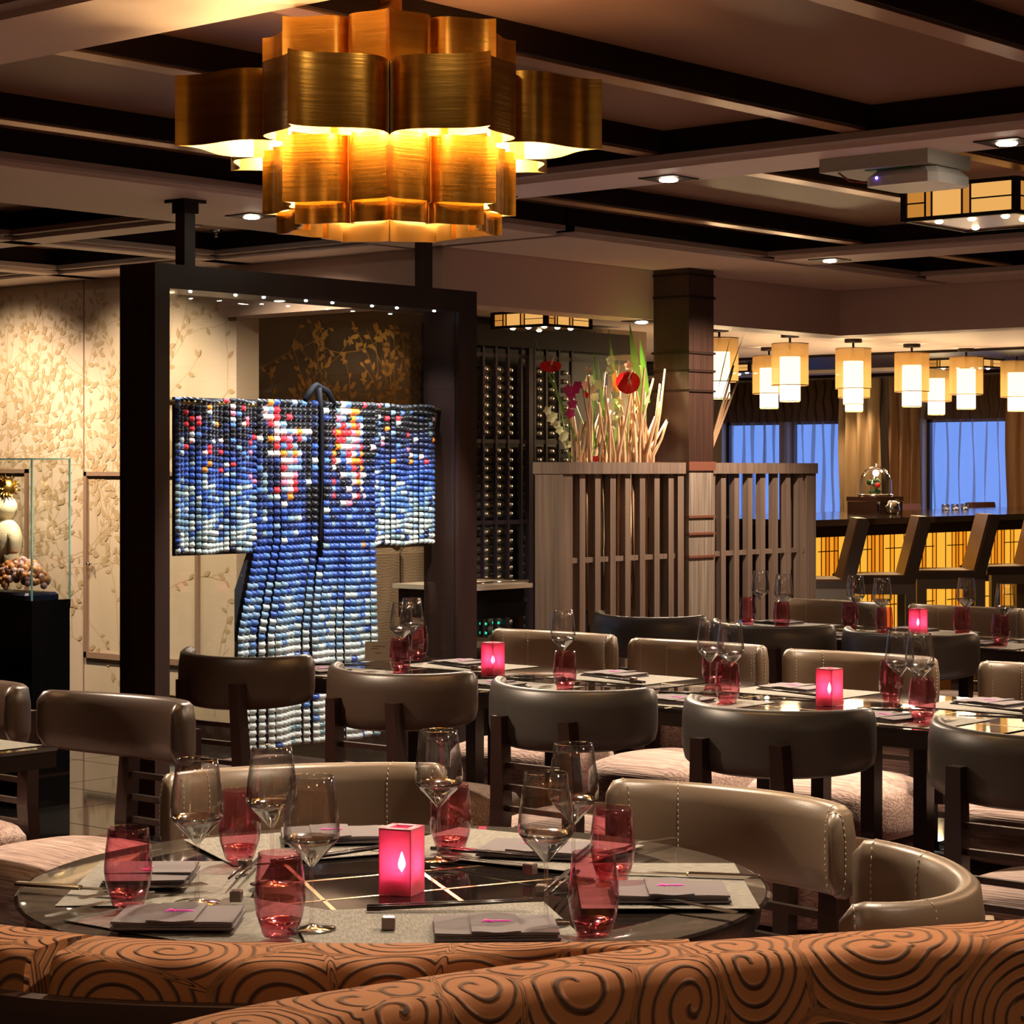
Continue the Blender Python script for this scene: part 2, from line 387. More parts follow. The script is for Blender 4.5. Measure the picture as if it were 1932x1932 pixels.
# leafy gold print on the wallpaper
def branch_print(name, frame0, w, h, n, seed, parent, m):
    r = random.Random(seed); g = G(); jit = [0.0]
    def frame(u, v): return frame0(u, v, jit[0])
    def leaf(p, a, L):
        jit[0] = r.uniform(.0006, .003)
        c, s = math.cos(a), math.sin(a); pts = [(0, 0), (.3, .2), (.65, .22), (1, 0), (.65, -.2), (.3, -.22)]
        vs = [frame(p[0] + L * (x * c - y * s), p[1] + L * (x * s + y * c)) for x, y in pts]; g.add(vs, [(0, 1, 2, 3, 4, 5)])
    def seg(p, q, wd):
        jit[0] = r.uniform(.0002, .0006)
        d = (q[0] - p[0], q[1] - p[1]); l = math.hypot(*d) or 1; nx, ny = -d[1] / l * wd, d[0] / l * wd
        g.add([frame(p[0] + nx, p[1] + ny), frame(p[0] - nx, p[1] - ny), frame(q[0] - nx, q[1] - ny), frame(q[0] + nx, q[1] + ny)], [(0, 1, 2, 3)])
    def grow(p, a, ln, d):
        for k in range(ln):
            q = (p[0] + .055 * math.cos(a), p[1] + .055 * math.sin(a))
            if not (0.03 < q[0] < w - .03 and 0.02 < q[1] < h - .04): return
            seg(p, q, .0028 - .0006 * d); p = q; a += r.uniform(-.22, .22)
            if r.random() < .55: leaf(p, a + r.choice((-1, 1)) * r.uniform(.5, 1.3), r.uniform(.035, .062))
            if d < 2 and r.random() < .22: grow(p, a + r.choice((-1, 1)) * r.uniform(.4, .9), int(ln * .6), d + 1)
        leaf(p, a, .045)
        if r.random() < .5:
            for k in range(4): leaf(p, a + k * 1.3, .03)
    for k in range(n): grow((w * (k + .5) / n + r.uniform(-.08, .08), .03 + .55 * h * r.random() * (k % 2)), R(90) + r.uniform(-.25, .25), 30, 0)
    return obj(name, g, m, parent, kind='stuff')
branch_print('leaf_print', lambda u, v, j: (7.45 - j, 8.25 + u, .1 + v), 2.9, 2.25, 8, 3, wl, M_LEAFG)
branch_print('leaf_print', lambda u, v, j: (7.62 + u, 8.70 - j, .1 + v), 2.0, 2.1, 5, 5, wb, mat('mural_gold', (.55, .32, .10), .3, metal=.7))
# wall fittings
kn = atx(172, 1063, 7.44)
tag(obj('door_knob', G().lathe([(.001, 0), (.012, .004), (.014, .014), (.008, .02), (.006, .03)], 12, mx=Matrix.Translation((7.44, kn.y, kn.z)) @ Matrix.Rotation(R(90), 4, 'Y').inverted()), M_CHROME), 'small round chrome knob on the wallpapered cupboard panel', 'knob')
sk = atx(329, 1330, 7.45)
so = thing('wall_socket', 'bronze framed white wall socket low on the wallpaper', 'socket', (7.45, sk.y, sk.z))
obj('plate', G().cbox(-.012, 0, -.05, .05, -.05, .05, .002), M_BRASSD, so); obj('insert', G().box(-.016, -.011, -.027, .027, -.027, .027), M_WHITEPL, so)

# ================================================================== LAMPS
WARM = (1.0, .76, .54)
M_LENS = emis('downlight_lens', (1, .86, .66), 30)
def downlight(x, y, z, label, power, target=None, cone=75, col=WARM, seen=True, blend=.7, size=.035):
    t = thing('downlight', label, 'downlight', (x, y, z), 0, 'recessed ceiling downlights')
    obj('trim_ring', G().box(-.075, .075, -.075, .075, -.004, 0).lathe([(.055, -.004), (.042, -.006), (.035, .0), (.035, -.003)], 20), M_DARK, t)
    obj('lens', G().lathe([(.033, -.0075), (.028, -.011), (.012, -.0135), (.001, -.014)], 16, cap1=True), M_LENS, t)
    l = light('bulb_light', 'SPOT', t, (0, 0, -.03), power, col, size, spot=R(cone), blend=blend)
    if target: aim(l, (x, y, z), target)
    return t
downlight(6.17, 3.32, ZB, 'bright recessed downlight in the white beam at the right picture edge', 125, (5.6, 3.0, .7))
downlight(6.18, 4.62, ZB, 'bright recessed downlight in the white beam right of the gold chandelier', 125, (5.4, 4.2, .7))
downlight(9.07, 5.82, ZB, 'small recessed downlight in the far white beam right of the column', 110, (9.0, 6.6, .75), 100)
downlight(6.01, 6.55, ZB, 'recessed downlight left of the gold chandelier above the display frame', 60, (6.2, 6.5, 0), 60)
downlight(9.0, 6.9, ZF, 'downlight tucked under the soffit beside the flower arrangement', 170, (8.62, 6.66, 1.55), 85, (1, .82, .6))
for q, (x, y, tx, ty, pw) in enumerate(((3.2, 2.9, 2.75, 2.55, 85), (3.2, 1.55, 2.6, 1.95, 60), (3.2, .2, 2.6, .9, 16), (3.2, 5.3, 3.15, 4.3, 150), (6.15, 5.75, 5.0, 4.8, 110), (6.15, 2.0, 5.3, 2.5, 95),
                           (9.07, 4.4, 7.7, 4.3, 75), (9.07, 3.0, 7.7, 3.5, 65), (.05, .9, 1.2, 1.6, 14))):
    downlight(x, y, ZB, 'added out-of-view downlight in a white ceiling beam', pw, (tx, ty, .6), 84, blend=.5)  # added lamps, placed out of view to light tables and chairs
for x, y in ((6.55, 7.45), (6.55, 8.75), (6.55, 9.85)):
    downlight(x, y, ZP, 'wall washing downlight hidden in a small ceiling coffer', 78, (7.45, y + .15, .9), 100, (1, .80, .56))
# added spot, out of sight behind the chandelier, turned onto the textile
for x, y, tx in ((6.15, 5.42, 6.2),):
    downlight(x, y, ZB, 'added kimono spot hidden behind the chandelier', 125, (tx, 6.4, 1.12), 66, (1, .93, .86), blend=.35)

# ---- gold chandelier
CH = ray(735, 0) * 5.0; chx, chy = CH.x, CH.y
ch = thing('chandelier', 'large tiered gold leaf chandelier of scalloped ribbon petals', 'chandelier', (chx, chy, 0))
K = 5.0 / F
def petal_mesh(n, Rt, rc, z0, z1):
    a = math.pi / n; pol = lambda r, t: Vector((r * math.cos(t), r * math.sin(t)))
    P = [pol(Rt * rc, a), pol(Rt * .95, a * .98), pol(Rt * .78, a * .10), pol(Rt, 0)]
    half = []
    for i in range(13):
        t = i / 12; half.append(P[0] * (1 - t) ** 3 + P[1] * 3 * t * (1 - t) ** 2 + P[2] * 3 * t * t * (1 - t) + P[3] * t ** 3)
    g = G(); th = .004
    for sgn in (1, -1):
        pts = [(p.x, p.y * sgn) for p in half]
        inn = [(p.x - th, (p.y - th * .3 * (1 if p.y > 0 else 0)) * sgn) for p in half]
        fl_ = sgn < 0
        g.grid(lambda u, v: (*pts[round(u * 12)], z0 + (z1 - z0) * v), 12, 1, 0, True, flip=not fl_)
        g.grid(lambda u, v: (*inn[round(u * 12)], z0 + (z1 - z0) * v), 12, 1, 1, True, flip=fl_)
        for z in (z0, z1):
            g.grid(lambda u, v: (*(pts if v < .5 else inn)[round(u * 12)], z), 12, 1, 0, False)
    return g.mesh('petal', [M_GOLD, M_GOLDIN])
zc = lambda y: HC + (888 - y) * K
tiers = [(7, .295, .62, 2.19, 2.34, 0), (7, .48, .58, 2.07, 2.224, .5), (7, .295, .62, 1.94, 2.085, 0), (7, .262, .70, 1.895, 1.945, 0)]
toc = math.atan2(-chy, -chx)
for n, Rt, rc, z0, z1, off in tiers:
    me = petal_mesh(n, Rt, rc, z0, z1)
    for k in range(n):
        obj('petal', me, None, ch, (0, 0, 0), (0, 0, toc + (k + off) * 2 * math.pi / n))
obj('added_baffle', G().lathe([(.03, 2.212), (.265, 2.206), (.265, 2.202), (.03, 2.208)], 28), M_GOLDIN, ch)  # added unseen plate, keeps bulb light off the ceiling beam
obj('added_baffle', G().lathe([(.03, 1.952), (.19, 1.952), (.19, 1.948), (.03, 1.948)], 28), M_GOLD, ch)
obj('stem', G().lathe([(.028, zc(60)), (.028, ZP)], 20), M_GOLD, ch)
obj('ceiling_rose', G().lathe([(.001, ZP - .03), (.07, ZP - .03), (.075, ZP)], 24), M_GOLD, ch)
for z, r, off in ((2.20, .18, .5), (2.09, .27, 0), (1.96, .18, .5)):
    gg = G()
    for k in range(7):
        a = toc + (k + off) * 2 * math.pi / 7; gg.tube([(0, 0, z), (r * math.cos(a), r * math.sin(a), z)], .004, 6)
    obj('spokes', gg, M_GOLD, ch)
for k in range(7):
    a = toc + (k + .5) * 2 * math.pi / 7; p = (.35 * math.cos(a), .35 * math.sin(a), 2.118)
    obj('bulb', G().ball(p, .016, 10, 8), M_BULB, ch)
    light('bulb_light', 'POINT', ch, (p[0] * .80, p[1] * .80, p[2] + .0), 1.6, (1, .66, .30), .03)
for z, e in ((2.26, .5), (2.03, 6.5)):
    light('bulb_light', 'POINT', ch, (0, 0.0, z), e, (1, .62, .27), .05)

# ---- square lanterns
M_LANT = emis('lantern_paper', (1, .40, .065), .22); M_LANTB = emis('lantern_spot', (1, .75, .4), 14)
M_LANTW = emis('lantern_pale', (1, .50, .13), .34)
def lantern(x, y, zt, s, h, label, rz=0, bright=True):
    t = thing('ceiling_lantern', label, 'lantern', (x, y, zt), rz, 'square glowing ceiling lanterns'); e = s / 2
    g = G()
    for sx in (-1, 1):
        for sy2 in (-1, 1): g.box(sx * e - .012, sx * e + .012, sy2 * e - .012, sy2 * e + .012, -h, 0)
    for z in (-h, -.012):
        for q in (-1, 1):
            g.box(-e, e, q * e - .010, q * e + .010, z, z + .014); g.box(q * e - .010, q * e + .010, -e, e, z, z + .014)
    obj('frame', g, M_DARK, t)
    for k in range(4):
        pm = Matrix.Rotation(k * math.pi / 2, 4, 'Z')
        for a, b, mm in ((-1, -.62, M_LANT), (-.62, -.5, M_LANT), (-.5, .05, M_LANTW), (.05, .2, M_LANT), (.2, 1, M_LANTW)):
            obj('pane', G().box(a * e + .004, b * e - .004, -e - .002, -e + .002, -h + .014, -.012, mx=pm), mm, t)
        for a in (-.62, -.5, .05, .2): obj('pane_bar', G().box(a * e - .003, a * e + .003, -e - .005, -e + .001, -h, 0, mx=pm), M_DARK, t)
        obj('pane_bar', G().box(-e, -.62 * e, -e - .005, -e + .001, -h * .52, -h * .48, mx=pm), M_DARK, t); obj('pane_bar', G().box(.2 * e, e, -e - .005, -e + .001, -h * .52, -h * .48, mx=pm), M_DARK, t)
    obj('bottom_panel', G().box(-e + .01, e - .01, -e + .01, e - .01, -h + .004, -h + .010), mat('lantern_bottom', (.3, .1, .04), .3), t)
    for px_, py_ in ((-.6, -.6), (.0, -.6), (.6, -.6), (-.6, 0), (-.6, .6), (.6, .6)):
        obj('bulb', G().lathe([(.016, 0), (.01, -.006), (.001, -.008)], 10, mx=Matrix.Translation((px_ * e, py_ * e, -h + .003))), M_LANTB, t)
    light('bulb_light', 'SPOT', t, (0, 0, -h - .01), 3.5, (1, .56, .28), .04, spot=R(172), blend=.2)
    return t
lc = atz(1917, 402, 2.27)
ln_ = lantern(lc.x + .225, lc.y + .225, ZP - .09, .45, .13, 'amber square lantern near the right edge under the coffered ceiling')
for c_ in ln_.children:
    if c_.type == 'LIGHT': c_.data.energy = 11
l2 = atz(1030, 613, 2.155)
lantern(l2.x + .19, l2.y + .19, ZC2 - .012, .38, .09, 'amber square lantern behind the soffit above the flower arrangement')
l3 = ray(1402, 690); l3 *= 18.3
lantern(l3.x, l3.y, ZC2 - .02, .42, .075, 'far amber square lantern left of the drum pendants')
l4 = ray(1822, 680); l4 *= 17.4
lantern(l4.x, l4.y, ZC2 - .02, .42, .075, 'far amber square lantern behind the right drum pendants')

for x, y, nm in ((4.6, 1.2, 'above the foreground'), (1.6, 3.1, 'left of the viewer'), (7.4, 1.9, 'right of the picture'), (1.6, .3, 'above the viewer'), (4.6, 6.9 + .6, 'in the left rear coffer')):  # lanterns added out of view for soft warm fill
    if y > 7: continue
    l_ = lantern(x, y, ZP - .07, .45, .13, 'added fill lantern outside the picture ' + nm)
    for c_ in l_.children:
        if c_.type == 'LIGHT': c_.data = c_.data.copy(); c_.data.energy = 30 if x > 7 else (9 if x > 4 else 5); c_.data.shadow_soft_size = .12
# ---- drum pendants over the bar
M_SHADE = cloth_translucent('pendant_shade', (.50, .32, .14), .30, (.8, .46, .15))
M_DRUM = emis('pendant_inner', (1, .82, .52), 2.2)
def pendant(x, y, label):
    t = thing('pendant_lamp', label, 'pendant lamp', (x, y, ZC2), 0, 'tiered drum pendants over the bar')
    obj('canopy', G().lathe([(.001, -.025), (.06, -.025), (.06, 0)], 16), M_DARK, t); obj('rod', G().lathe([(.008, -.10), (.008, -.02)], 8), M_DARK, t)
    oc = lambda r, z: [(r * math.cos(R(22.5 + 45 * k)), r * math.sin(R(22.5 + 45 * k)), z) for k in range(8)]
    def drum(r, z0, z1, n_, m):
        fs = [(i, (i + 1) % 8, 8 + (i + 1) % 8, 8 + i) for i in range(8)]
        return obj(n_, G().add(oc(r, z0) + oc(r, z1), fs), m, t)
    drum(.122, -.335, -.065, 'outer_shade', M_SHADE)
    d = drum(.068, -.44, -.15, 'inner_shade', M_DRUM); 
    for r, z in ((.123, -.335), (.123, -.065), (.069, -.44)):
        obj('rim', G().lathe([(r, z - .003), (r, z + .003)], 8, mx=Matrix.Rotation(R(22.5), 4, 'Z'), smooth=False), mat('shade_rim', (.35, .2, .08), .6), t)
    light('bulb_light', 'POINT', t, (0, 0, -.50), 6, (1, .68, .34), .06)
    return t
for k, nm in enumerate(('leftmost of the nearer row, by the column', 'second of the nearer row, from the left', 'third of the nearer row, from the left', 'fourth of the nearer row, from the left', 'cut by the right picture edge')):
    pendant(12.15 + .765 * k, 8.1, 'tiered cream drum pendant, ' + nm)
for (x, nm) in ((13.38, 'behind the leftmost pendant'), (14.52, 'behind the second pendant'), (15.75, 'hanging lower between third and fourth pendants')):
    pendant(x, 9.1, 'farther tiered cream drum pendant ' + nm)
pd = ray(1357, 0); pd *= 8.1 / pd.y
pendant(pd.x, 8.1, 'tiered cream drum pendant half hidden behind the wooden column')

# ---- ceiling fittings
ap = atz(1660, 300, ZB)
t = thing('access_point', 'pale ceiling box with round-cornered white wireless unit on the beam', 'access point', (6.26, 3.77, ZB), 0)
obj('mounting_box', G().box(-.135, .135, -.2, .2, -.045, 0), mat('box_grey', (.42, .42, .37), .5), t)
obj('green_board', G().box(-.10, .0, -.12, .05, -.048, -.045), mat('board_green', (.05, .3, .06), .5), t)
obj('cable', G().tube([(-.1, .15, -.045), (-.06, .13, -.07), (0, .10, -.072), (.03, .06, -.05)], .003, 6), mat('cable_red', (.3, .04, .03), .5), t)
obj('unit', G().cbox(-.11, .13, -.21, .05, -.1, -.045, .025), M_WHITEPL, t)
obj('indicator', G().ball((-.11, .0, -.075), .005, 8, 6), emis('blue_led', (.15, .1, 1), 6), t)
sp = atz(408, 434, ZP)
tag(obj('sprinkler', G().lathe([(.03, 0), (.025, -.01), (.008, -.012), (.008, -.03), (.02, -.032), (.001, -.034)], 12, mx=Matrix.Translation((sp.x, sp.y, ZP))), M_CHROME), 'tiny chrome sprinkler head in the small coffer left of the posts', 'sprinkler')

# ================================================================== DISPLAY FRAME + KIMONO
fr = thing('display_frame', 'tall dark wooden display frame with glass around a kimono', 'display frame', (5.305, 6.3, 0))
FX = 7.07 - 5.305
obj('post', G().box(0, .07, 0, .2, 0, 2.12), M_WOOD, fr)
obj('post', G().box(FX - .115, FX, 0, .2, 0, 2.12), M_WOOD, fr)
obj('top_rail', G().box(.07, FX - .115, 0, .2, 2.03, 2.12), M_WOOD, fr)
obj('bottom_rail', G().box(.07, FX - .115, 0, .2, 0, .12), M_WOOD, fr)
obj('plinth', G().box(-.03, FX + .03, -.03, .23, 0, .03), M_BLACKGL, fr)
obj('front_pane', G().box(.07, FX - .115, .02, .024, .12, 2.03), M_PANE, fr)
obj('back_pane', G().box(.07, FX - .115, .176, .18, .12, 2.03), M_PANE, fr)
for x in (5.507 - 5.305, 6.81 - 5.305):
    po = obj('ceiling_post', G().box(x - .026, x + .026, .04, .092, 2.12, ZB), M_WOOD, fr)
    obj('collar', G().box(x - .035, x + .035, .031, .101, ZB - .05, ZB - .01).box(x - .055, x + .055, .011, .121, ZB - .012, ZB), M_DARK, po)
M_LED = emis('led_point', (.9, .95, 1), 25)
for k in range(8):
    x = .12 + (k + .5) * (FX - .28) / 8 + (.04 if k % 2 else 0)
    obj('led', G().lathe([(.007, 2.03), (.005, 2.026), (.0005, 2.0255)], 8, mx=Matrix.Translation((x, .05, 0))), M_LED, fr)
for k in range(4):
    x = .10 + (k + .5) * (FX - .25) / 4; lo = light('led_light', 'SPOT', fr, (x, .05, 2.015), 8, (.9, .95, 1), .008, spot=R(95), blend=.8); lo.rotation_euler = (R(9), 0, 0)

PAL = [mat('silk_%d' % i, c, .38, spec=.5, sheen=.3) for i, c in enumerate([
    (.004, .004, .009), (.008, .015, .07), (.016, .04, .21), (.03, .09, .42), (.075, .19, .52), (.20, .33, .52), (.20, .30, .34), (.52, .60, .62), (.72, .76, .76),
    (.75, .03, .05), (.90, .26, .02), (.85, .22, .36), (.85, .66, .68)])]
BLK, NAV, DBL, BLU, MBL, LBL, TEAL, PALE, WHT, RED, ORG, PNK, PWH = range(13)
ki = thing('kimono', 'blue woven kimono artwork with red and orange patches on a rod', 'kimono', (6.2, 6.4, 0))
KX = 6.2
def pad_proto():
    g = G(); n = 3
    def fn(u, v):
        bx_, bz_ = 1 - (2 * u - 1) ** 4, 1 - (2 * v - 1) ** 2
        return (u - .5, -.15 - .85 * bx_ * bz_, v - .5)
    g.grid(fn, n, 4, 0, True)
    g.add([(-.5, 0, -.5), (.5, 0, -.5), (.5, 0, .5), (-.5, 0, .5)], [(0, 3, 2, 1)])
    return g
PAD = pad_proto(); pad_me = PAD.mesh('woven_pad', [PAL[0]])
pads = []      # (x, y, z, w, h, depth, tilt, colour)
def shade_at(f, r):     # f 0 top .. 1 hem : black - navy - blue - pale
    base = [(0, BLK), (.20, NAV), (.36, DBL), (.50, BLU), (.66, MBL), (.77, LBL), (.88, PALE), (1.01, WHT)]
    f += r.gauss(0, .075)
    for i in range(len(base) - 1):
        if f < base[i + 1][0]: return base[i][1]
    return WHT
kr = random.Random(11)
def sleeve(x0, x1, z0, z1, rows, cols, sgn):
    for j in range(rows):
        f = j / (rows - 1); z = z1 - (j + .5) * (z1 - z0) / rows; hh = (z1 - z0) / rows
        for i in range(cols):
            x = x0 + (i + .5) * (x1 - x0) / cols
            c = shade_at(f * 1.06, kr); q = kr.random()
            inner = (i / cols) if sgn < 0 else 1 - i / cols
            if f < .55 and q < .05 + .10 * inner * (1 - f): c = kr.choice((RED, ORG, PNK, PWH, RED))
            elif q > .90: c = kr.choice((LBL, PALE, MBL, MBL, TEAL))
            elif f > .7 and q > .80: c = kr.choice((NAV, DBL, BLU))
            elif f > .55 and q > .62: c = kr.choice((TEAL, PALE))
            pads.append((x, .0 + .012 * math.sin(i * .9), z + .004 * math.sin(i * .7 + j), (x1 - x0) / cols, hh, .016, 0, c))
sleeve(5.485 - KX, 5.905 - KX, 1.045, 1.635, 27, 17, -1)
sleeve(6.545 - KX, 6.91 - KX, 1.05, 1.635, 26, 15, 1)
ROWS = 48
for j in range(ROWS):
    f = j / (ROWS - 1); z = 1.64 - (j + .5) * (1.64 - .28) / ROWS; hh = (1.64 - .28) / ROWS
    fl2 = max(0, (f - .40) / .6)
    xl = -.30 - .095 * min(1, fl2 * 2.2); xr = .352 + .03 * fl2
    cols = 24; 
    for i in range(cols):
        u = (i + .5) / cols; x = xl + (xr - xl) * u
        if f < .62 and abs(x - .015) < .012: continue
        c = shade_at(f * 1.30 + .02, kr); q = kr.random()
        hot = math.exp(-((x + .16) / .075) ** 2 - ((f - .13 - .04 * math.sin(x * 30)) / .13) ** 2) + 1.15 * math.exp(-((x - .19) / .085) ** 2 - ((f - .14) / .15) ** 2)
        if f > .3: hot *= .6
        if q < hot * .85: c = kr.choice((RED, RED, ORG, PNK, PWH, ORG, WHT, PWH, LBL))
        elif q > .86: c = kr.choice((LBL, PALE, MBL, TEAL, BLU))
        elif f > .75 and q > .8: c = kr.choice((DBL, BLU, NAV, TEAL))
        elif abs(x - .02) < .07 and f < .35: c = kr.choice((BLK, NAV, BLK, DBL))
        fold = .022 * math.sin(u * 21 + (0 if x < 0 else 1.2)) * min(1, .25 + f) - .03 * (1 - abs(2 * u - 1))
        tilt = .5 * (-(u - .5)) * fl2 if x < .02 else 0
        pads.append((x, fold, z - (.012 * abs(2 * u - 1) * f), (xr - xl) / cols * 1.02, hh, .021, tilt, c))
pads.sort(key=lambda p: -p[3] * p[4] / (dep((KX + p[0], 6.4 + p[1])) ** 2))
for p in pads[:300]:
    o = obj('woven_pad', pad_me, None, ki, (p[0], p[1], p[2]), (0, p[6], 0)); o.scale = (p[3] * .97, p[5], p[4] * .93)
    o.material_slots[0].link = 'OBJECT'; o.material_slots[0].material = PAL[p[7]]
gr = G()
for p in pads[300:]:
    mx = Matrix.Translation((p[0], p[1], p[2])) @ Matrix.Rotation(p[6], 4, 'Y') @ Matrix.Diagonal((p[3] * .97, p[5], p[4] * .93, 1))
    gr.add(PAD.v, PAD.f, p[7], True, mx)
obj('woven_pads', gr, PAL, ki, kind='stuff')
lin = G().box(-.71, -.295, .012, .022, 1.04, 1.636).box(.345, .71, .012, .022, 1.05, 1.636)
lin.add([(-.30, .03, 1.63), (.352, .03, 1.63), (.38, .03, .28), (-.39, .03, .28), (-.39, .03, .9), (-.30, .03, 1.1)], [(0, 1, 2, 3, 4, 5)])
obj('lining', lin, mat('kimono_lining', (.005, .005, .012), .7), ki)
col = G()
col.tube([(-.07, -.03, 1.64), (-.03, -.035, 1.69), (.0, -.02, 1.700), (.05, -.035, 1.675), (.09, -.03, 1.62)], .013, 8)
col.tube([(.0, -.03, 1.69), (.012, -.034, 1.6), (.016, -.036, 1.4), (.012, -.036, 1.15), (.01, -.034, 1.0)], [.016, .012, .010, .008, .005], 8)
obj('collar', col, mat('collar_cloth', (.004, .004, .008), .7, spec=.2), ki)
obj('rod', G().tube([(-.755, .01, 1.615), (.76, .01, 1.615)], .011, 10), M_BRASSD, ki)

# ================================================================== FURNITURE BUILDERS
def build_chair(name, leather, stitch=False):
    t = thing(name, 'x', 'chair')
    # seat cushion: superellipse plan, domed top, rolled sides
    g = G(); n = 28
    def se(a, rx, ry, p=3.2):
        c, s = math.cos(a), math.sin(a); d = (abs(c) ** p + abs(s) ** p) ** (-1 / p); return rx * c * d, ry * s * d
    rings = [(.20, .19, .31), (.235, .225, .325), (.245, .235, .38), (.243, .233, .43), (.225, .215, .455), (.17, .16, .475), (.09, .085, .487), (.002, .002, .49)]
    v = []
    for rx, ry, z in rings:
        for k in range(n): x, y = se(2 * math.pi * k / n, rx, ry); v.append((x, y, z))
    fs = [tuple(range(n - 1, -1, -1))]
    for i in range(len(rings) - 1):
        for k in range(n): q = (k + 1) % n; fs.append((i * n + k, i * n + q, i * n + n + q, i * n + n + k))
    g.add(v, fs, 0, True); obj('seat', g, M_SEAT, t)
    obj('seat_base', G().cbox(-.2, .2, -.2, .2, .255, .311, .02), M_CHWOOD, t)
    for sx in (-1, 1):
        obj('leg', G().add([(sx * .17 - .02, .15, .0), (sx * .17 + .02, .15, 0), (sx * .17 + .02, .19, 0), (sx * .17 - .02, .19, 0), (sx * .165 - .025, .13, .26), (sx * .165 + .025, .13, .26), (sx * .165 + .025, .185, .26), (sx * .165 - .025, .185, .26)],
            [(0, 3, 2, 1), (4, 5, 6, 7), (0, 1, 5, 4), (1, 2, 6, 5), (2, 3, 7, 6), (3, 0, 4, 7)]), M_CHWOOD, t)
        # rear leg rises up the outside of the back
        path = [(sx * .135, -.30, 0), (sx * .125, -.265, .25), (sx * .118, -.25, .5), (sx * .11, -.262, .74)]
        wd = [.017, .021, .022, .017]; vv = []; ff = []
        for (x, y, z), b in zip(path, wd): vv += [(x - b, y - .018, z), (x + b, y - .018, z), (x + b, y + .018, z), (x - b, y + .018, z)]
        for i in range(3):
            for k in range(4): q = (k + 1) % 4; ff.append((i * 4 + k, i * 4 + q, i * 4 + 4 + q, i * 4 + 4 + k))
        ff += [(3, 2, 1, 0), (12, 13, 14, 15)]
        obj('leg', G().add(vv, ff), M_CHWOOD, t)
    for z in (.45, .505, .56, .615): obj('rung', G().box(-.115, .115, -.257, -.243, z - .007, z + .007), M_CHWOOD, t)
    # wrap-round backrest
    g = G(); NU = 30; sec = []
    for k in range(14):
        a = 2 * math.pi * k / 14; c, s = math.cos(a), math.sin(a); p = 3.5
        d = (abs(c) ** p + abs(s) ** p) ** (-1 / p); sec.append((c * d, s * d))
    v = []
    for i in range(NU + 1):
        u = -1 + 2 * i / NU; a = R(86) * u
        x, y = .25 * math.sin(a), -.245 + .175 * (1 - math.cos(a)) ** .95
        nx, ny = math.sin(a) * .9, -math.cos(a); l = math.hypot(nx, ny); nx /= l; ny /= l
        e = max(0, abs(u) - .86) / .14; shr = math.sqrt(max(0.02, 1 - e * e * .97))
        hz = .078 * (1 - .12 * abs(u) ** 2) * (.55 + .45 * shr); th = .021 * shr
        zc_ = .735 + .022 * u * u
        for c, s in sec: v.append((x + nx * c * th, y + ny * c * th, zc_ + s * hz - .012 * c * (1 - abs(s))))
    n = 14; fs = [tuple(range(n)), tuple(range(NU * n + n - 1, NU * n - 1, -1))]
    for i in range(NU):
        for k in range(n): q = (k + 1) % n; fs.append((i * n + k, i * n + n + k, i * n + n + q, i * n + q))
    g.add(v, fs, 0, True); bk_ = obj('backrest', g, leather, t)
    if stitch:
        for u0 in (-.52, .52, -.9, .9):
            gs = G()
            i = round((u0 + 1) / 2 * NU); ring = v[i * n:(i + 1) * n]
            cx_ = sum(q[0] for q in ring) / n; cy2 = sum(q[1] for q in ring) / n; cz_ = sum(q[2] for q in ring) / n
            pts = [(cx_ + (q[0] - cx_) * 1.03, cy2 + (q[1] - cy2) * 1.03, cz_ + (q[2] - cz_) * 1.004) for q in ring]
            for k in range(n):
                A, B = Vector(pts[k]), Vector(pts[(k + 1) % n]); m_ = max(1, int((B - A).length / .009))
                for w_ in range(m_): gs.tube([A.lerp(B, (w_ + .2) / m_), A.lerp(B, (w_ + .75) / m_)], .0009, 4)
            obj('stitching', gs, M_STITCH, bk_, kind='stuff')
    return t
chair_t = build_chair('dining_chair', M_LEATHER, True)
chair_b = build_chair('dining_chair', M_LEATHER2); chair_g = build_chair('dining_chair', M_LEATHER3)
_used = set()
def put_chair(proto, x, y, face, label, group):
    rz = math.atan2(face[1], face[0]) - R(90)
    if id(proto) not in _used:
        _used.add(id(proto)); proto.location = (x, y, 0); proto.rotation_euler = (0, 0, rz); proto['label'] = label; proto['group'] = group; return proto
    return dup(proto, (x, y, 0), rz, label, group)
def chair_by_apex(proto, xa, y, sgn, label, group, yaw=0):   # rows: back apex at X = xa, facing sgn * X
    put_chair(proto, xa + sgn * .245, y, (sgn, yaw), label, group)
GA = 'leather dining chairs'
ordn = ('first', 'second', 'third', 'fourth', 'fifth')
for k, (xa, y, yw, pr) in enumerate(((4.40, 4.97, .05, chair_b), (4.31, 4.24, .02, chair_b), (4.27, 3.60, 0, chair_g), (4.22, 2.94, 0, chair_g), (4.17, 2.24, 0, chair_g))):
    chair_by_apex(pr, xa, y, 1, ('dark leather chair seen from behind, standing before the kimono hem', 'dark leather chair seen from behind, second from the kimono', 'grey-brown leather chair seen from behind in the middle of the row', 'grey-brown leather chair seen from behind, its pale seat showing right of the leg', 'grey-brown leather chair seen from behind, cut off by the right picture edge')[k], GA, yw)
for k, (xa, y) in enumerate(((5.86, 4.76), (5.82, 4.14), (5.78, 3.52), (5.78, 2.86))):
    chair_by_apex(chair_t, xa, y, -1, '%s taupe chair from the left across the middle tables, facing the viewer' % ordn[k], GA)
for k, (xa, y) in enumerate(((6.60, 5.12), (6.50, 4.50), (6.47, 3.92))):
    chair_by_apex(chair_g, xa, y, 1, '%s grey leather chair from the left, back turned, at the far table' % ordn[k], GA)
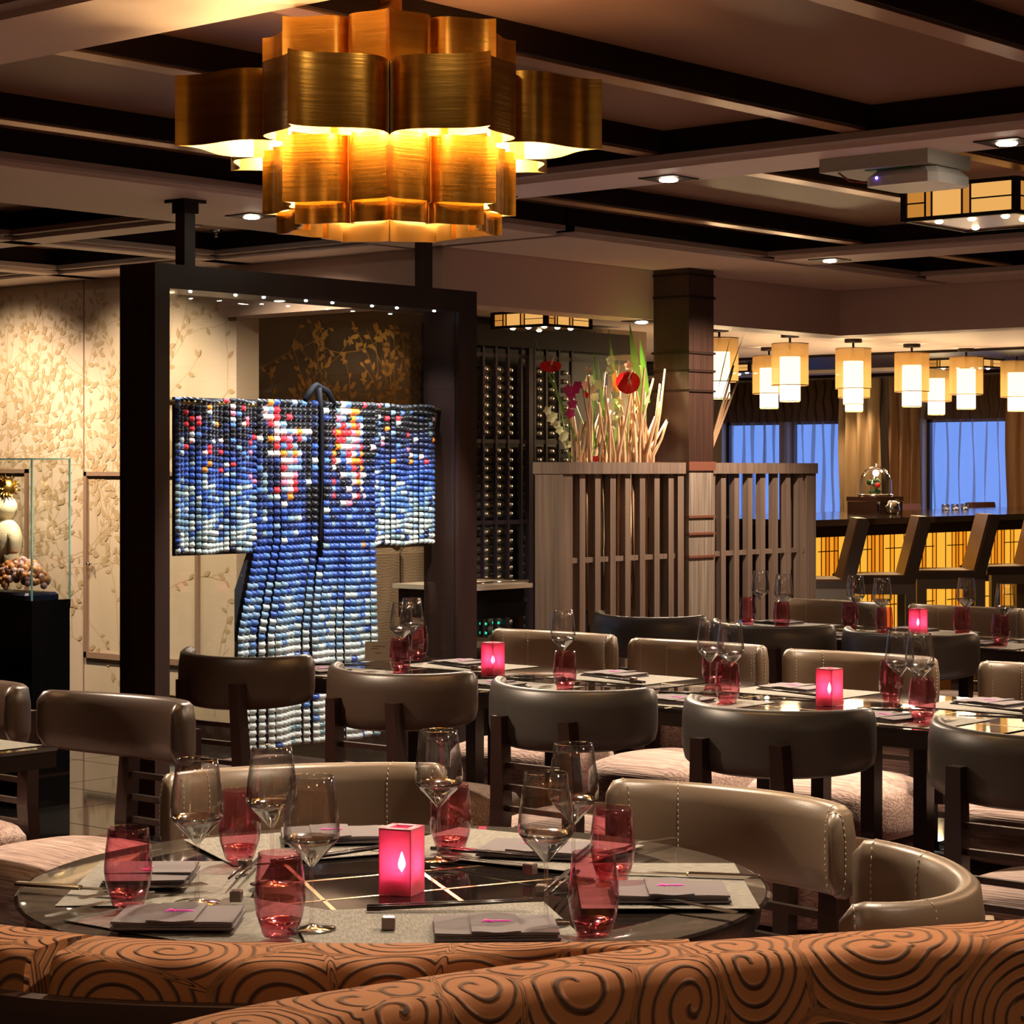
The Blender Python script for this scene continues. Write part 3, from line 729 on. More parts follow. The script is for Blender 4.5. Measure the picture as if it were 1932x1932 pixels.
for k, (xa, y) in enumerate(((8.03, 5.06), (8.02, 4.42), (7.97, 3.78))):
    chair_by_apex(chair_t, xa, y, -1, '%s taupe chair from the left behind the far table, before the bar' % ordn[k], GA)
put_chair(chair_t, 2.745, 2.82, (-.54, -.84), 'taupe leather chair behind the round table, left of the candle', GA)
put_chair(chair_t, 2.93, 2.17, (-1, .12), 'taupe stitched leather chair at the right side of the round table', GA)
put_chair(chair_t, 2.54, 1.70, (-.50, .86), 'taupe leather chair with curled back beyond the sofa at lower right', GA)
chair_by_apex(chair_b, 3.53, 4.19, -1, 'brown leather chair with big pale seat left of the round table', GA)
chair_by_apex(chair_b, 3.53, 4.82, -1, 'brown leather chair mostly cut off by the left picture edge', GA)

# ---- tables
def table_rect(x0, x1, y0, y1, label, inlay=True, name='dining_table'):
    cx_, cy2 = (x0 + x1) / 2, (y0 + y1) / 2; a, b = (x1 - x0) / 2, (y1 - y0) / 2
    t = thing(name, label, 'table', (cx_, cy2, 0), 0, 'black glass dining tables')
    obj('tabletop', G().box(-a, a, -b, b, .732, .74), M_TOP, t); obj('edge', G().box(-a + .002, a - .002, -b + .002, b - .002, .695, .732), M_TOPEDGE, t)
    if inlay:
        for q in (-.42, .42): obj('inlay_line', G().box(q * a - .003, q * a + .003, -b, b, .74, .7405), M_GOLDLINE, t)
        for q in (-.5, .5): obj('inlay_line', G().box(-a, a, q * b - .003, q * b + .003, .74, .7405), M_GOLDLINE, t)
    for sx in (-1, 1):
        for sy2 in (-1, 1): obj('leg', G().box(sx * .13 - .02, sx * .13 + .02, sy2 * .16 - .02, sy2 * .16 + .02, .03, .695), M_CHWOOD, t)
    obj('foot', G().box(-.24, .24, -.26, .26, 0, .03), M_BLACKGL, t)
    gb = G()
    for q in (-1, 1): gb.box(-.13, .13, q * .16 - .006, q * .16 + .006, .2, .212).box(q * .13 - .006, q * .13 + .006, -.16, .16, .2, .212)
    obj('brass_ring', gb, M_BRASSD, t)
    return t
table_rect(4.66, 5.42, 3.83, 5.08, 'black glass table in the middle row beside the kimono')
table_rect(4.66, 5.42, 2.56, 3.81, 'black glass table in the middle row, second from the kimono')
table_rect(4.66, 5.42, 1.30, 2.54, 'black glass table in the middle row at the right picture edge')
table_rect(6.93, 7.66, 3.2, 5.45, 'long black glass table in the far row before the bar')
table_rect(2.38, 3.12, 4.04, 4.95, 'dark table corner at the left picture edge')
TC = (2.42, 2.32)
rt = thing('round_table', 'round dark glass table with gold inlay lines in the foreground', 'table', (*TC, 0))
obj('tabletop', G().lathe([(.001, .735), (.555, .735), (.56, .7375), (.555, .74), (.001, .74)], 72, smooth=False), M_TOP, rt)
obj('glass_rim', G().lathe([(.46, .7402), (.553, .7402), (.557, .7385)], 72), M_SMOKE, rt)
obj('edge', G().lathe([(.5, .69), (.545, .70), (.55, .735)], 72), M_TOPEDGE, rt)
for a_, off in ((-22, .075), (-22, -.075), (57, .13), (57, -.06)):
    c, s = math.cos(R(a_)), math.sin(R(a_)); L_ = .40
    obj('inlay_line', G().box(-L_, L_, off - .0035, off + .0035, .74, .7404, mx=Matrix.Rotation(R(a_), 4, 'Z')), M_GOLDLINE, rt)
obj('pedestal', G().lathe([(.26, 0), (.26, .02), (.07, .05), (.05, .3), (.07, .69)], 28), M_CHWOOD, rt)
obj('apron', G().lathe([(.3, .65), (.3, .7)], 28), M_CHWOOD, rt)

# ---- sofa backs in the foreground
def resample(pts, n):
    pts = [Vector((p[0], p[1], 0)) for p in pts]; out = []
    m = len(pts) - 1
    for i in range(n + 1):
        t = i / n * m; k = min(int(t), m - 1); f = t - k
        p0 = pts[max(k - 1, 0)]; p1 = pts[k]; p2 = pts[k + 1]; p3 = pts[min(k + 2, m)]
        out.append(.5 * ((2 * p1) + (p2 - p0) * f + (2 * p0 - 5 * p1 + 4 * p2 - p3) * f * f + (3 * p1 - p0 - 3 * p2 + p3) * f ** 3))
    return out
def sweep(path, prof, uoff=0, smooth=True, caps=True, lim=None):
    g = G(); n = len(prof); uv = []; L = 0
    sl = [0]
    for i in range(1, n): sl.append(sl[-1] + math.dist(prof[i], prof[i - 1]))
    for i, p in enumerate(path):
        if i: L += (p - path[i - 1]).length
        t = (path[min(i + 1, len(path) - 1)] - path[max(i - 1, 0)]).normalized(); nn = Vector((t.y, -t.x, 0))
        if nn.dot(Vector((-cy_, -sy_, 0))) < 0: nn = -nn          # toward the camera
        k_ = 1.0
        if lim: k_ = min(1, max(.05, min((q - p).length for q in lim) - .012) / .16)
        for (a, z), s_ in zip(prof, sl): g.v.append((p.x + nn.x * a * (k_ if a > 0 else 1), p.y + nn.y * a * (k_ if a > 0 else 1), z)); uv.append((L + uoff, s_))
    for i in range(len(path) - 1):
        for k in range(n - 1): g.f.append((i * n + k, i * n + n + k, i * n + n + k + 1, i * n + k + 1)); g.m.append(0); g.sm.append(smooth)
    if caps:
        g.f.append(tuple(range(n))); g.m.append(0); g.sm.append(False)
        b = (len(path) - 1) * n; g.f.append(tuple(range(b + n - 1, b - 1, -1))); g.m.append(0); g.sm.append(False)
    g.uv = uv; return g
ZT = .815
def sofa_prof(th, z0, z1=None):
    z1 = z1 or ZT; r = .022; pr = [(0, z0), (0, (z0 + z1) / 2), (0, z1 - r * 1.3)]
    for k in range(1, 5): a = R(90) * k / 4; pr.append((r - r * math.cos(a), z1 - r * 1.3 + r * 1.3 * math.sin(a)))
    pr.append((th / 2, z1 + .003))
    for k in range(0, 5): a = R(90) * k / 4; pr.append((th - r + r * math.sin(a), z1 - r * 1.2 + r * 1.2 * math.cos(a)))
    pr += [(th + .003, (z0 + z1) / 2 + .05), (th, z0)]
    return pr
px2 = lambda l: [atz(x, y, ZT) for x, y in l]
sL = thing('banquette', 'orange-brown swirl velvet banquette curving round the front of the table', 'sofa', (1.8, 1.9, 0))
inv = lambda o: Matrix.Translation(-Vector(o.location))
def rel(g, o):
    g.v = [tuple(Vector(q) - Vector(o.location)) for q in g.v]; return g
pathR = resample(px2([(-150, 2035), (80, 1985), (280, 1930), (500, 1880), (780, 1836), (960, 1811), (1120, 1790), (1300, 1769), (1600, 1750), (1932, 1726), (2350, 1698)]), 140)
pathL1 = resample(px2([(-330, 1688), (-150, 1715), (0, 1735), (110, 1748), (186, 1757)]), 24)
pathL2 = resample(px2([(196, 1758), (330, 1766), (500, 1770), (700, 1772), (900, 1774), (1060, 1775), (1180, 1773), (1290, 1769)]), 50)
obj('back_cushion', rel(sweep(pathL1, sofa_prof(.135, .5), .37), sL), M_VELVET, sL)
obj('back_cushion', rel(sweep(pathL2, sofa_prof(.135, .5), 2.13, lim=pathR), sL), M_VELVET, sL)
pathL = resample([(p.x, p.y) for p in pathL1[::6] + pathL2[4::6]], 50)
obj('rear_panel', rel(sweep(pathL, [(.137, 0), (.137, .772), (.16, .772), (.16, 0)], 0, False, lim=pathR), sL), mat('panel_wood', (.05, .022, .011), .5, colvar=((.034, .014, .008), (2, 2, 60), 3)), sL)
obj('seat_cushion', rel(sweep(pathL, [(-.30, .3), (-.30, .42), (-.28, .45), (0, .45), (0, .3)], 5.1), sL), M_VELVET, sL)
obj('seat_base', rel(sweep(pathL, [(-.26, 0), (-.26, .3), (0.1, .3), (0.1, 0)], 0, False, lim=pathR), sL), M_WOOD, sL)
sR = thing('banquette', 'nearest orange-brown swirl velvet banquette running to the right picture edge', 'sofa', (1.9, 1.5, 0))
obj('back_cushion', rel(sweep(pathR, sofa_prof(.125, .35), 4.03), sR), M_VELVET, sR)
obj('seat_base', rel(sweep(pathR, [(.02, 0), (.02, .35), (.12, .35), (.12, 0)], 0, False), sR), M_WOOD, sR)

# ================================================================== TABLEWARE
ZTAB = .7408
def wine_proto():
    t = thing('wine_glass', 'x', 'wine glass')
    n = 28
    obj('bowl', G().lathe([(.0375, .122), (.038, .132), (.036, .155), (.0325, .18), (.029, .203), (.0284, .2035), (.0278, .203), (.0313, .18), (.0348, .155), (.0368, .132), (.0363, .122)], n), M_GLASS, t)
    obj('bowl_base', G().lathe([(.0032, .083), (.006, .086), (.016, .097), (.029, .110), (.0375, .122), (.0363, .1222), (.027, .112), (.014, .101), (.004, .095), (.0005, .094)], n), M_WATERY, t)
    obj('stem', G().lathe([(.0032, .083), (.0026, .06), (.0026, .02), (.0045, .006)], 12), M_GLASS, t)
    obj('foot', G().lathe([(.0045, .006), (.012, .003), (.032, .0012), (.033, .0005), (.001, 0)], n), M_WATERY, t)
    return t
def tumbler_proto():
    t = thing('tumbler', 'x', 'tumbler')
    n = 28
    obj('glass_wall', G().lathe([(.0255, .012), (.031, .028), (.0338, .048), (.033, .07), (.030, .095), (.0285, .109), (.0279, .1095), (.0273, .109), (.0288, .095), (.0318, .07), (.0325, .048), (.0298, .028), (.024, .014)], n), M_PINKG, t)
    obj('glass_base', G().lathe([(.001, 0), (.021, 0), (.023, .003), (.0255, .012), (.0285, .021), (.026, .0215), (.0205, .018), (.010, .014), (.001, .013)], n), M_PINKBASE, t)
    return t
M_CANDLE = cloth_translucent('candle_shade', (.66, .22, .27), .2, (1, .20, .36))
M_FLAME = emis('flame', (1, .42, .72), 26)
def candle_proto():
    t = thing('candle_holder', 'x', 'candle holder'); e, h = .0255, .096
    for k in range(4):
        mx = Matrix.Rotation(k * math.pi / 2, 4, 'Z'); obj('shade_panel', G().box(-e, e, -e, -e + .0015, 0, h, mx=mx), M_CANDLE, t)
    gt = G()
    for k in range(4): gt.box(-e, e, -e, -e + .011, h - .0015, h + .001, mx=Matrix.Rotation(k * math.pi / 2, 4, 'Z'))
    obj('top_rim', gt, mat('candle_rim', (.55, .16, .22), .6), t)
    obj('wax', G().lathe([(.001, .028), (.017, .028), (.018, .001), (.001, .001)], 14), mat('wax', (.8, .4, .5), .5), t)
    obj('flame', G().lathe([(.0005, .030), (.0055, .038), (.006, .043), (.0035, .052), (.0005, .060)], 10), M_FLAME, t)
    light('flame_light', 'POINT', t, (0, 0, .05), .012, (1, .22, .45), .01)
    return t
def napkin_proto(L=.165, W=.125):
    t = thing('napkin', 'x', 'napkin')
    def sheet(x0, x1, y0, y1, z, th, ph):
        g = G(); f = lambda u, v: (x0 + (x1 - x0) * u, y0 + (y1 - y0) * v)
        hz = lambda u, v: .0012 * math.sin(7 * u + ph) * math.sin(3 * v + ph)
        g.grid(lambda u, v: (*f(u, v), z + th + hz(u, v)), 10, 6, 0, True); g.grid(lambda u, v: (*f(u, v), z + max(0, hz(u, v)) * .0), 10, 6, 0, True, flip=True)
        for a, b, c_, d in ((0, 0, 1, 0), (1, 0, 1, 1), (1, 1, 0, 1), (0, 1, 0, 0)):
            g.grid(lambda u, v: (*f(a + (c_ - a) * u, b + (d - b) * u), z + v * (th + hz(a + (c_ - a) * u, b + (d - b) * u))), 10, 1)
        return g
    obj('fold', sheet(-L / 2, L / 2, -W / 2, W / 2, .000, .003, .3), M_NAPKIN, t)
    obj('fold', sheet(-L / 2 + .004, L / 2 - .006, -W / 2 + .003, W / 2 - .001, .0036, .003, 1.4), M_NAPKIN, t)
    obj('fold', sheet(-L / 2 + .001, L / 2 - .002, -W / 2 + .001, W / 2 - .004, .0072, .003, 2.3), M_NAPKIN, t)
    obj('band', sheet(-.034, .03, -W / 2 - .002, W / 2 + .002, .0106, .002, .9), M_NAPKIN, t)
    g = G(); g.tube([(-.018, -.004, .0135), (-.012, .012, .0135), (-.006, -.002, .0135)], .0011, 4).tube([(-.016, .002, .0135), (.004, .004, .0135), (.02, .0, .0135)], .0011, 4)
    obj('pink_stitch_mark', g, M_PINKTHREAD, t)
    return t
def chop_proto():
    t = thing('chopsticks', 'x', 'chopsticks')
    for q in (-.0055, .0055):
        obj('chopstick', G().tube([(-.11, q, .013), (.0, q * 1.1, .0085), (.115, q * 1.3, .004)], [.0016, .0028, .0036], 6), M_STICK, t)
    return t
def fork_proto():
    t = thing('fork', 'x', 'fork'); g = G()
    path = [(-.10, .003), (-.05, .005), (.0, .0085), (.035, .0045), (.055, .003)]; wd = [.0075, .006, .003, .004, .011]
    g.grid(lambda u, v: (path[round(u * 4)][0], (v - .5) * 2 * wd[round(u * 4)], path[round(u * 4)][1] + .0008), 4, 2)
    g.grid(lambda u, v: (path[round(u * 4)][0], (v - .5) * 2 * wd[round(u * 4)], path[round(u * 4)][1] - .0008), 4, 2, flip=True)
    obj('handle', g, M_STEEL, t)
    for k in range(4):
        y = -.0092 + k * .0061; obj('tine', G().box(.054, .098, y - .0014, y + .0014, .0025, .0042), M_STEEL, t)
    return t
def knife_proto():
    t = thing('table_knife', 'x', 'knife')
    obj('handle', G().cbox(-.11, 0, -.006, .006, 0, .006, .002), M_STEEL, t)
    obj('blade', G().prism([(0, -.005), (.06, -.008), (.10, -.004), (.115, .006), (.0, .006)], .0015, .0035), M_STEEL, t)
    return t
rest_me = G().cbox(-.009, .009, -.0085, .0085, 0, .016, .0015).mesh('chopstick_rest', M_RESTM)
mat_me = {}
PROTO = {}
def place(kind, builder, p, rz, label, group):
    if kind not in PROTO:
        t = builder(); PROTO[kind] = t; t.location = p; t.rotation_euler = (0, 0, rz); t['label'] = label; t['group'] = group; return t
    return dup(PROTO[kind], p, rz, label, group)
def placemat(x, y, rz, sx, sy2, label, dz=0):
    k = (sx, sy2)
    if k not in mat_me: mat_me[k] = G().box(-sx / 2, sx / 2, -sy2 / 2, sy2 / 2, 0, .0012).mesh('placemat', M_MAT)
    return tag(obj('placemat', mat_me[k], None, None, (x, y, ZTAB + dz), (0, 0, rz)), label, 'placemat', 'woven placemats')
def P(px_, py_, dz=0.0): q = atz(px_, py_, ZTAB + dz); return (q.x, q.y, ZTAB + dz)
def along(a, b):  # centre and heading of a line between two pixels on the table
    A, B = atz(*a, ZTAB), atz(*b, ZTAB); m = (A + B) / 2; d = B - A
    return (m.x, m.y), math.atan2(d.y, d.x), d.length
GT, GWn, GN = 'pink tumblers', 'clear wine glasses', 'folded grey napkins'
# --- round table
for k, (ang, nm, rz0, r_) in enumerate(((131, 'at the left side of the round table', None, .34), (184, 'at the front left of the round table', None, .36), (66, 'at the back of the round table, behind the candle', None, .36),
                               (10, 'at the back right of the round table', None, .33), (-56, 'at the right side of the round table, under a banded napkin', -49.2, .40), (-128, 'at the front of the round table by the banquette', None, .36))):
    a = R(ang); placemat(TC[0] + r_ * math.cos(a), TC[1] + r_ * math.sin(a), (R(rz0) if rz0 else a) + R(90), .36, .27 if k != 4 else .25, 'grey woven placemat ' + nm, .0013 * k)
ZM = .009
for (px_, py_, nm) in ((242, 1708, 'at the left of the round table, before a napkin'), (452, 1621, 'at the back left of the round table'), (528, 1765, 'nearest the banquette, front left of the candle'),
                      (850, 1606, 'behind the candle on the round table'), (1120, 1765, 'nearest the banquette, front right of the candle'), (1156, 1662, 'at the right of the round table beside a napkin')):
    place('tum', tumbler_proto, P(px_, py_, ZM), 0, 'pink glass tumbler ' + nm, GT)
for (px_, py_, nm) in ((372, 1703, 'leftmost of the front table glasses'), (513, 1668, 'behind the chopsticks at the left of the round table'), (588, 1752, 'front left beside the nearest pink tumbler'),
                      (828, 1622, 'just behind the candle holder on the round table'), (1030, 1742, 'front right of the candle holder'), (1082, 1660, 'back right on the round table, overlapping another')):
    place('wine', wine_proto, P(px_, py_, ZM), 0, 'clear stemmed wine glass ' + nm, GWn)
place('candle', candle_proto, P(758, 1684), R(-70), 'pink square candle holder glowing at the centre of the round table', 'pink candle holders')
for (px_, py_, ang, nm) in ((285, 1655, 41, 'with loose folds behind the left tumbler'), (338, 1737, -50, 'lying at the front left by the banquette'), (625, 1580, -42, 'at the back of the round table left of the candle'),
                           (1010, 1607, -63, 'at the back right of the round table'), (1264, 1688, -49, 'with a banded middle at the right of the round table'), (935, 1757, -46, 'half hidden by the banquette at the front centre')):
    place('nap', napkin_proto, P(px_, py_, ZM), R(ang), 'folded grey napkin ' + nm, GN)
def chops(a, b, nm, restpx=None):
    (x, y), hd, L_ = along(a, b); place('chop', chop_proto, (x, y, ZTAB + ZM), hd, 'pair of black chopsticks ' + nm, 'chopstick pairs')
    if restpx:
        q = P(*restpx, ZM); tag(obj('chopstick_rest', rest_me, None, None, q, (0, 0, hd)), 'small brown chopstick rest ' + nm, 'chopstick rest', 'chopstick rests')
chops((425, 1702), (492, 1622), 'pointing away between the left wine glasses', (446, 1700))
chops((985, 1728), (712, 1730), 'in front of the candle', (733, 1752))
chops((1010, 1640), (845, 1618), 'behind the candle on the right', (1000, 1648))
chops((720, 1622), (560, 1638), 'behind the candle on the left')
chops((1030, 1715), (1082, 1660), 'pointing away at the right of the candle', (1022, 1690))
tag(obj('chopstick_rest', rest_me, None, None, P(462, 1640, ZM), (0, 0, R(20))), 'small silver chopstick rest behind the left wine glasses', 'chopstick rest', 'chopstick rests')
def cut(kind, bld, a, b, label):
    (x, y), hd, L_ = along(a, b); place(kind, bld, (x, y, ZTAB + ZM), hd, label, 'table cutlery')
cut('knife', knife_proto, (95, 1686), (215, 1694), 'silver knife left of the leftmost pink tumbler')
cut('fork', fork_proto, (130, 1738), (262, 1712), 'silver fork at the front left rim of the round table')
cut('fork', fork_proto, (1382, 1737), (1170, 1706), 'silver fork in front of the banded napkin')
cut('fork', fork_proto, (238, 1700), (305, 1692), 'silver fork behind the leftmost pink tumbler')
cut('knife', knife_proto, (1392, 1667), (1200, 1660), 'silver knife behind the banded napkin')
cut('fork', fork_proto, (1262, 1597), (1150, 1622), 'silver fork at the right rear rim of the round table')
# --- middle row
for k, y in enumerate((4.92, 4.22, 3.56, 2.92, 2.24)):
    placemat(4.83, y - .02, R(0), .27, .37, 'grey woven placemat at the near side of the middle tables, %s from the left' % ordn[k])
    place('nap', napkin_proto, (4.80, y + .0, ZTAB + .0015), R(80 + 5 * (k % 3)), 'folded grey napkin on the near side of the middle tables, %s from the left' % ordn[k], GN)
    place('chop', chop_proto, (4.95, y + .05, ZTAB + .0015), R(92), 'black chopsticks on the near side of the middle tables, %s from the left' % ordn[k], 'chopstick pairs')
    place('fork', fork_proto, (4.80, y - .15, ZTAB + .0015), R(5), 'silver fork on the near side of the middle tables, %s from the left' % ordn[k], 'table cutlery')
for k, y in enumerate((4.72, 4.10, 3.46, 2.84)):
    placemat(5.25, y, R(0), .27, .37, 'grey woven placemat across the middle tables, %s from the left' % ordn[k])
    place('nap', napkin_proto, (5.28, y + .05, ZTAB + .0015), R(84 + 4 * (k % 3)), 'folded grey napkin across the middle tables, %s from the left' % ordn[k], GN)
    place('chop', chop_proto, (5.14, y - .05, ZTAB + .0015), R(-88), 'black chopsticks across the middle tables, %s from the left' % ordn[k], 'chopstick pairs')
    tag(obj('chopstick_rest', rest_me, None, None, (5.14, y - .13, ZTAB + .0015)), 'small dark chopstick rest across the middle tables, %s from the left' % ordn[k], 'chopstick rest', 'chopstick rests')
for (px_, py_, nm) in ((755, 1270, 'beside the menu card on the middle tables'), (789, 1243, 'behind the wine glasses near the menu card'), (1066, 1302, 'second position along the middle tables, right of the first candle'),
                      (1345, 1290, 'half hidden behind wine glasses left of the middle candle'), (1373, 1327, 'in front of the wine glasses left of the middle candle'), (1681, 1322, 'behind wine glasses right of the middle candle'), (1740, 1363, 'in front of the wine glasses right of the middle candle')):
    place('tum', tumbler_proto, P(px_, py_, .0015), 0, 'pink glass tumbler ' + nm, GT)
for (px_, py_, nm) in ((757, 1258, 'left of the pair near the menu card'), (777, 1246, 'right of the pair near the menu card'), (1062, 1280, 'standing alone right of the first middle candle'),
                      (1340, 1306, 'left of the pair before the middle candle'), (1378, 1315, 'right of the pair before the middle candle'), (1697, 1336, 'left of the pair after the middle candle'), (1735, 1344, 'right of the pair after the middle candle')):
    place('wine', wine_proto, P(px_, py_, .0015), 0, 'clear stemmed wine glass ' + nm, GWn)
place('candle', candle_proto, P(930, 1272), R(-3), 'pink square candle holder left on the middle tables', 'pink candle holders')
place('candle', candle_proto, P(1565, 1330), R(-3), 'pink square candle holder right on the middle tables', 'pink candle holders')
mc = thing('menu_card', 'small white folded card with grey writing beside the tumblers', 'card', P(715, 1246), R(-52))
obj('front_leaf', G().add([(-.045, -.018, 0), (.045, -.018, 0), (.045, 0, .062), (-.045, 0, .062)], [(0, 1, 2, 3)]), mat('card_white', (.7, .66, .64), .7), mc)
obj('rear_leaf', G().add([(-.045, .018, 0), (.045, .018, 0), (.045, 0, .062), (-.045, 0, .062)], [(0, 3, 2, 1)]), MATS['card_white'], mc)
gt = G()
for (x0, x1, v) in ((-.02, .022, .045), (-.025, .0, .038), (-.012, .008, .024)):
    gt.add([(x0, -.018 * (1 - v / .062) - .0006, v), (x1, -.018 * (1 - v / .062) - .0006, v), (x1, -.018 * (1 - (v + .0022) / .062) - .0006, v + .0022), (x0, -.018 * (1 - (v + .0022) / .062) - .0006, v + .0022)], [(0, 1, 2, 3)])
obj('writing', gt, mat('ink_grey', (.12, .11, .12), .7), mc)
# --- far table
for (px_, py_, nm) in ((1411, 1178, 'leftmost on the far table'), (1475, 1188, 'second from the left on the far table'), (1604, 1190, 'third from the left on the far table'), (1668, 1201, 'left of the far candle'), (1815, 1200, 'right of the far candle'), (1888, 1218, 'rightmost on the far table')):
    place('tum', tumbler_proto, P(px_, py_, .0015), 0, 'pink glass tumbler ' + nm, GT)
for (px_, py_, nm) in ((1435, 1170, 'leftmost on the far table'), (1478, 1178, 'second from the left on the far table'), (1614, 1182, 'third from the left on the far table'), (1664, 1190, 'left of the far candle'), (1823, 1190, 'right of the far candle'), (1896, 1206, 'rightmost on the far table')):
    place('wine', wine_proto, P(px_, py_, .0015), 0, 'clear stemmed wine glass ' + nm, GWn)
place('candle', candle_proto, P(1732, 1196), R(-3), 'pink square candle holder on the far table', 'pink candle holders')
for k, y in enumerate((5.12, 4.50, 3.90)):
    placemat(7.09, y, 0, .26, .36, 'grey woven placemat at the near side of the far table, %s from the left' % ordn[k])
    place('nap', napkin_proto, (7.07, y + .03, ZTAB + .0015), R(86), 'folded grey napkin at the near side of the far table, %s from the left' % ordn[k], GN)
for k, y in enumerate((5.02, 4.40, 3.76)):
    placemat(7.50, y, 0, .26, .36, 'grey woven placemat behind the candle on the far table, %s from the left' % ordn[k])
    place('nap', napkin_proto, (7.52, y + .05, ZTAB + .0015), R(86), 'folded grey napkin at the rear of the far table, %s from the left' % ordn[k], GN)
placemat(2.96, 4.26, 0, .30, .36, 'grey woven placemat on the table at the left picture edge')
place('nap', napkin_proto, (2.80, 4.32, ZTAB + .0015), R(80), 'folded grey napkin on the table at the left picture edge', GN)

# ================================================================== COLUMN, SCREENS, FLOWERS
co = struct('wall_column', G().box(8.97, 9.18, 6.58, 6.80, 1.405, ZB), M_COLD)
co['label'] = 'square dark wooden column between the slatted screens'
obj('lower_shaft', G().box(8.97, 9.18, 6.58, 6.80, 0, 1.36), M_COLW, co)
obj('collar_band', G().box(8.962, 9.188, 6.572, 6.808, 1.36, 1.405), mat('band_wood', (.16, .06, .04), .4), co)
for z in (.93, 1.045, 1.13, 1.76, 1.86, 1.95, 2.23, 2.34): obj('collar_band', G().box(8.962, 9.188, 6.572, 6.808, z - .006, z + .006), MATS['band_wood'] if z < 1.5 else M_DARK, co)
def screen(x0, x1, y, d, label, ns, lead, tail):
    t = thing('slatted_screen', label, 'screen', (x0, y, 0)); W = x1 - x0
    obj('top_rail', G().box(-.005, W + .005, -.01, d, 1.345, 1.40), M_SCREEN, t)
    obj('end_panel', G().box(0, lead, 0, d - .01, 0, 1.345), M_SCREEN, t)
    obj('end_panel', G().box(W - tail, W, 0, d - .01, 0, 1.345), M_SCREEN, t)
    a, b = lead + .012, W - tail; p_ = (b - a) / ns
    for k in range(ns):
        x = a + (k + .62) * p_; obj('slat', G().box(x - .021, x + .021, .008, .04, .06, 1.345), M_SCREEN, t)
    for k in range(ns + 1):
        x = a + (k + .12) * p_; obj('slat', G().box(x - .016, x + .016, d - .045, d - .02, .06, 1.345), M_SCREEN, t)
    obj('mid_rail', G().box(lead, W - tail, .016, .03, .925, .95), M_SCREEN, t); obj('foot_rail', G().box(lead, W - tail, 0, d - .01, 0, .07), M_SCREEN, t)
    return t
screen(8.01, 8.955, 6.6, .18, 'slatted dark wood planter screen holding the flower arrangement', 7, .07, .05)
screen(9.20, 10.15, 6.6, .18, 'slatted dark wood screen right of the column before the bar', 7, .02, .09)
# flowers
fa = thing('flower_arrangement', 'tall arrangement of red anthuriums, orchids and bare twigs on the screen', 'flowers', (8.5, 6.69, 0))
M_TWIG = mat('twig', (.42, .26, .15), .7); M_LEAF = mat('blade_leaf', (.16, .33, .05), .4); M_LEAFD = mat('dark_leaf', (.03, .08, .02), .5)
M_RED = mat('anthurium_red', (.75, .03, .03), .2); M_ORCH = mat('orchid_white', (.85, .86, .55), .5); M_MAG = mat('orchid_magenta', (.45, .01, .14), .5); M_GREENST = mat('stem_green', (.22, .36, .10), .5)
frn = random.Random(4)
def fpt(px_, py_, dy=0): q = aty(px_, py_, 6.69 + dy); return (q.x - 8.5, q.y - 6.69, q.z)
for k in range(46):
    x0 = frn.uniform(1075, 1236); x1 = x0 + frn.uniform(-28, 40) * (.4 + (x0 - 1075) / 160); y1 = frn.uniform(690, 800)
    dy = frn.uniform(-.05, .05); a = Vector(fpt(x0, 1150 if k % 3 else 1180, dy)); b = Vector(fpt(min(x1, 1290), y1, dy + frn.uniform(-.05, .08))); m_ = Vector(fpt(x0 + frn.uniform(-4, 4), 860, dy))
    mid = m_.lerp(b, .5) + Vector((frn.uniform(-.02, .02), 0, 0))
    obj('twig', G().tube([a, m_, mid, b], [.009, .0085, .007, .005], 6), M_TWIG, fa)
for (xs, lean) in (((1352, 700), 30), ((1362, 690), 22), ((1357, 720), 34), ((1350, 740), 26)):
    a = Vector(fpt(1330, 880, .14)); b = Vector(fpt(xs[0] + lean, xs[1], .16)); obj('twig', G().tube([a, a.lerp(b, .5), b], [.009, .008, .005], 6), M_TWIG, fa)
def blade(a, b, w_, m=M_LEAF, bend=.02):
    A, B = Vector(a), Vector(b); d = (B - A).normalized(); s_ = d.cross(Vector((-cy_, -sy_, 0))).normalized(); g = G()
    g.grid(lambda u, v: A.lerp(B, u) + s_ * (v - .5) * w_ * (math.sin(math.pi * min(.98, .12 + u * .88)) + .05) + Vector((bend * u * u, .004 * (v - .5), -.01 * u * u)), 8, 2)
    obj('blade_leaf', g, m, fa)
for a, b, w_ in (((1180, 870), (1143, 610), .030), ((1215, 790), (1183, 605), .042), ((1225, 760), (1202, 630), .03), ((1170, 860), (1148, 640), .02), ((1120, 870), (1118, 615), .014), ((1150, 870), (1120, 640), .016), ((1100, 860), (1000, 625), .016), ((1130, 870), (1098, 690), .014), ((1160, 870), (1165, 660), .014)):
    blade(fpt(*a), fpt(*b), w_)
blade(fpt(1352, 780, .14), fpt(1410, 600, .14), .008, M_LEAFD); blade(fpt(1350, 760, .14), fpt(1380, 608, .14), .008, M_LEAFD)
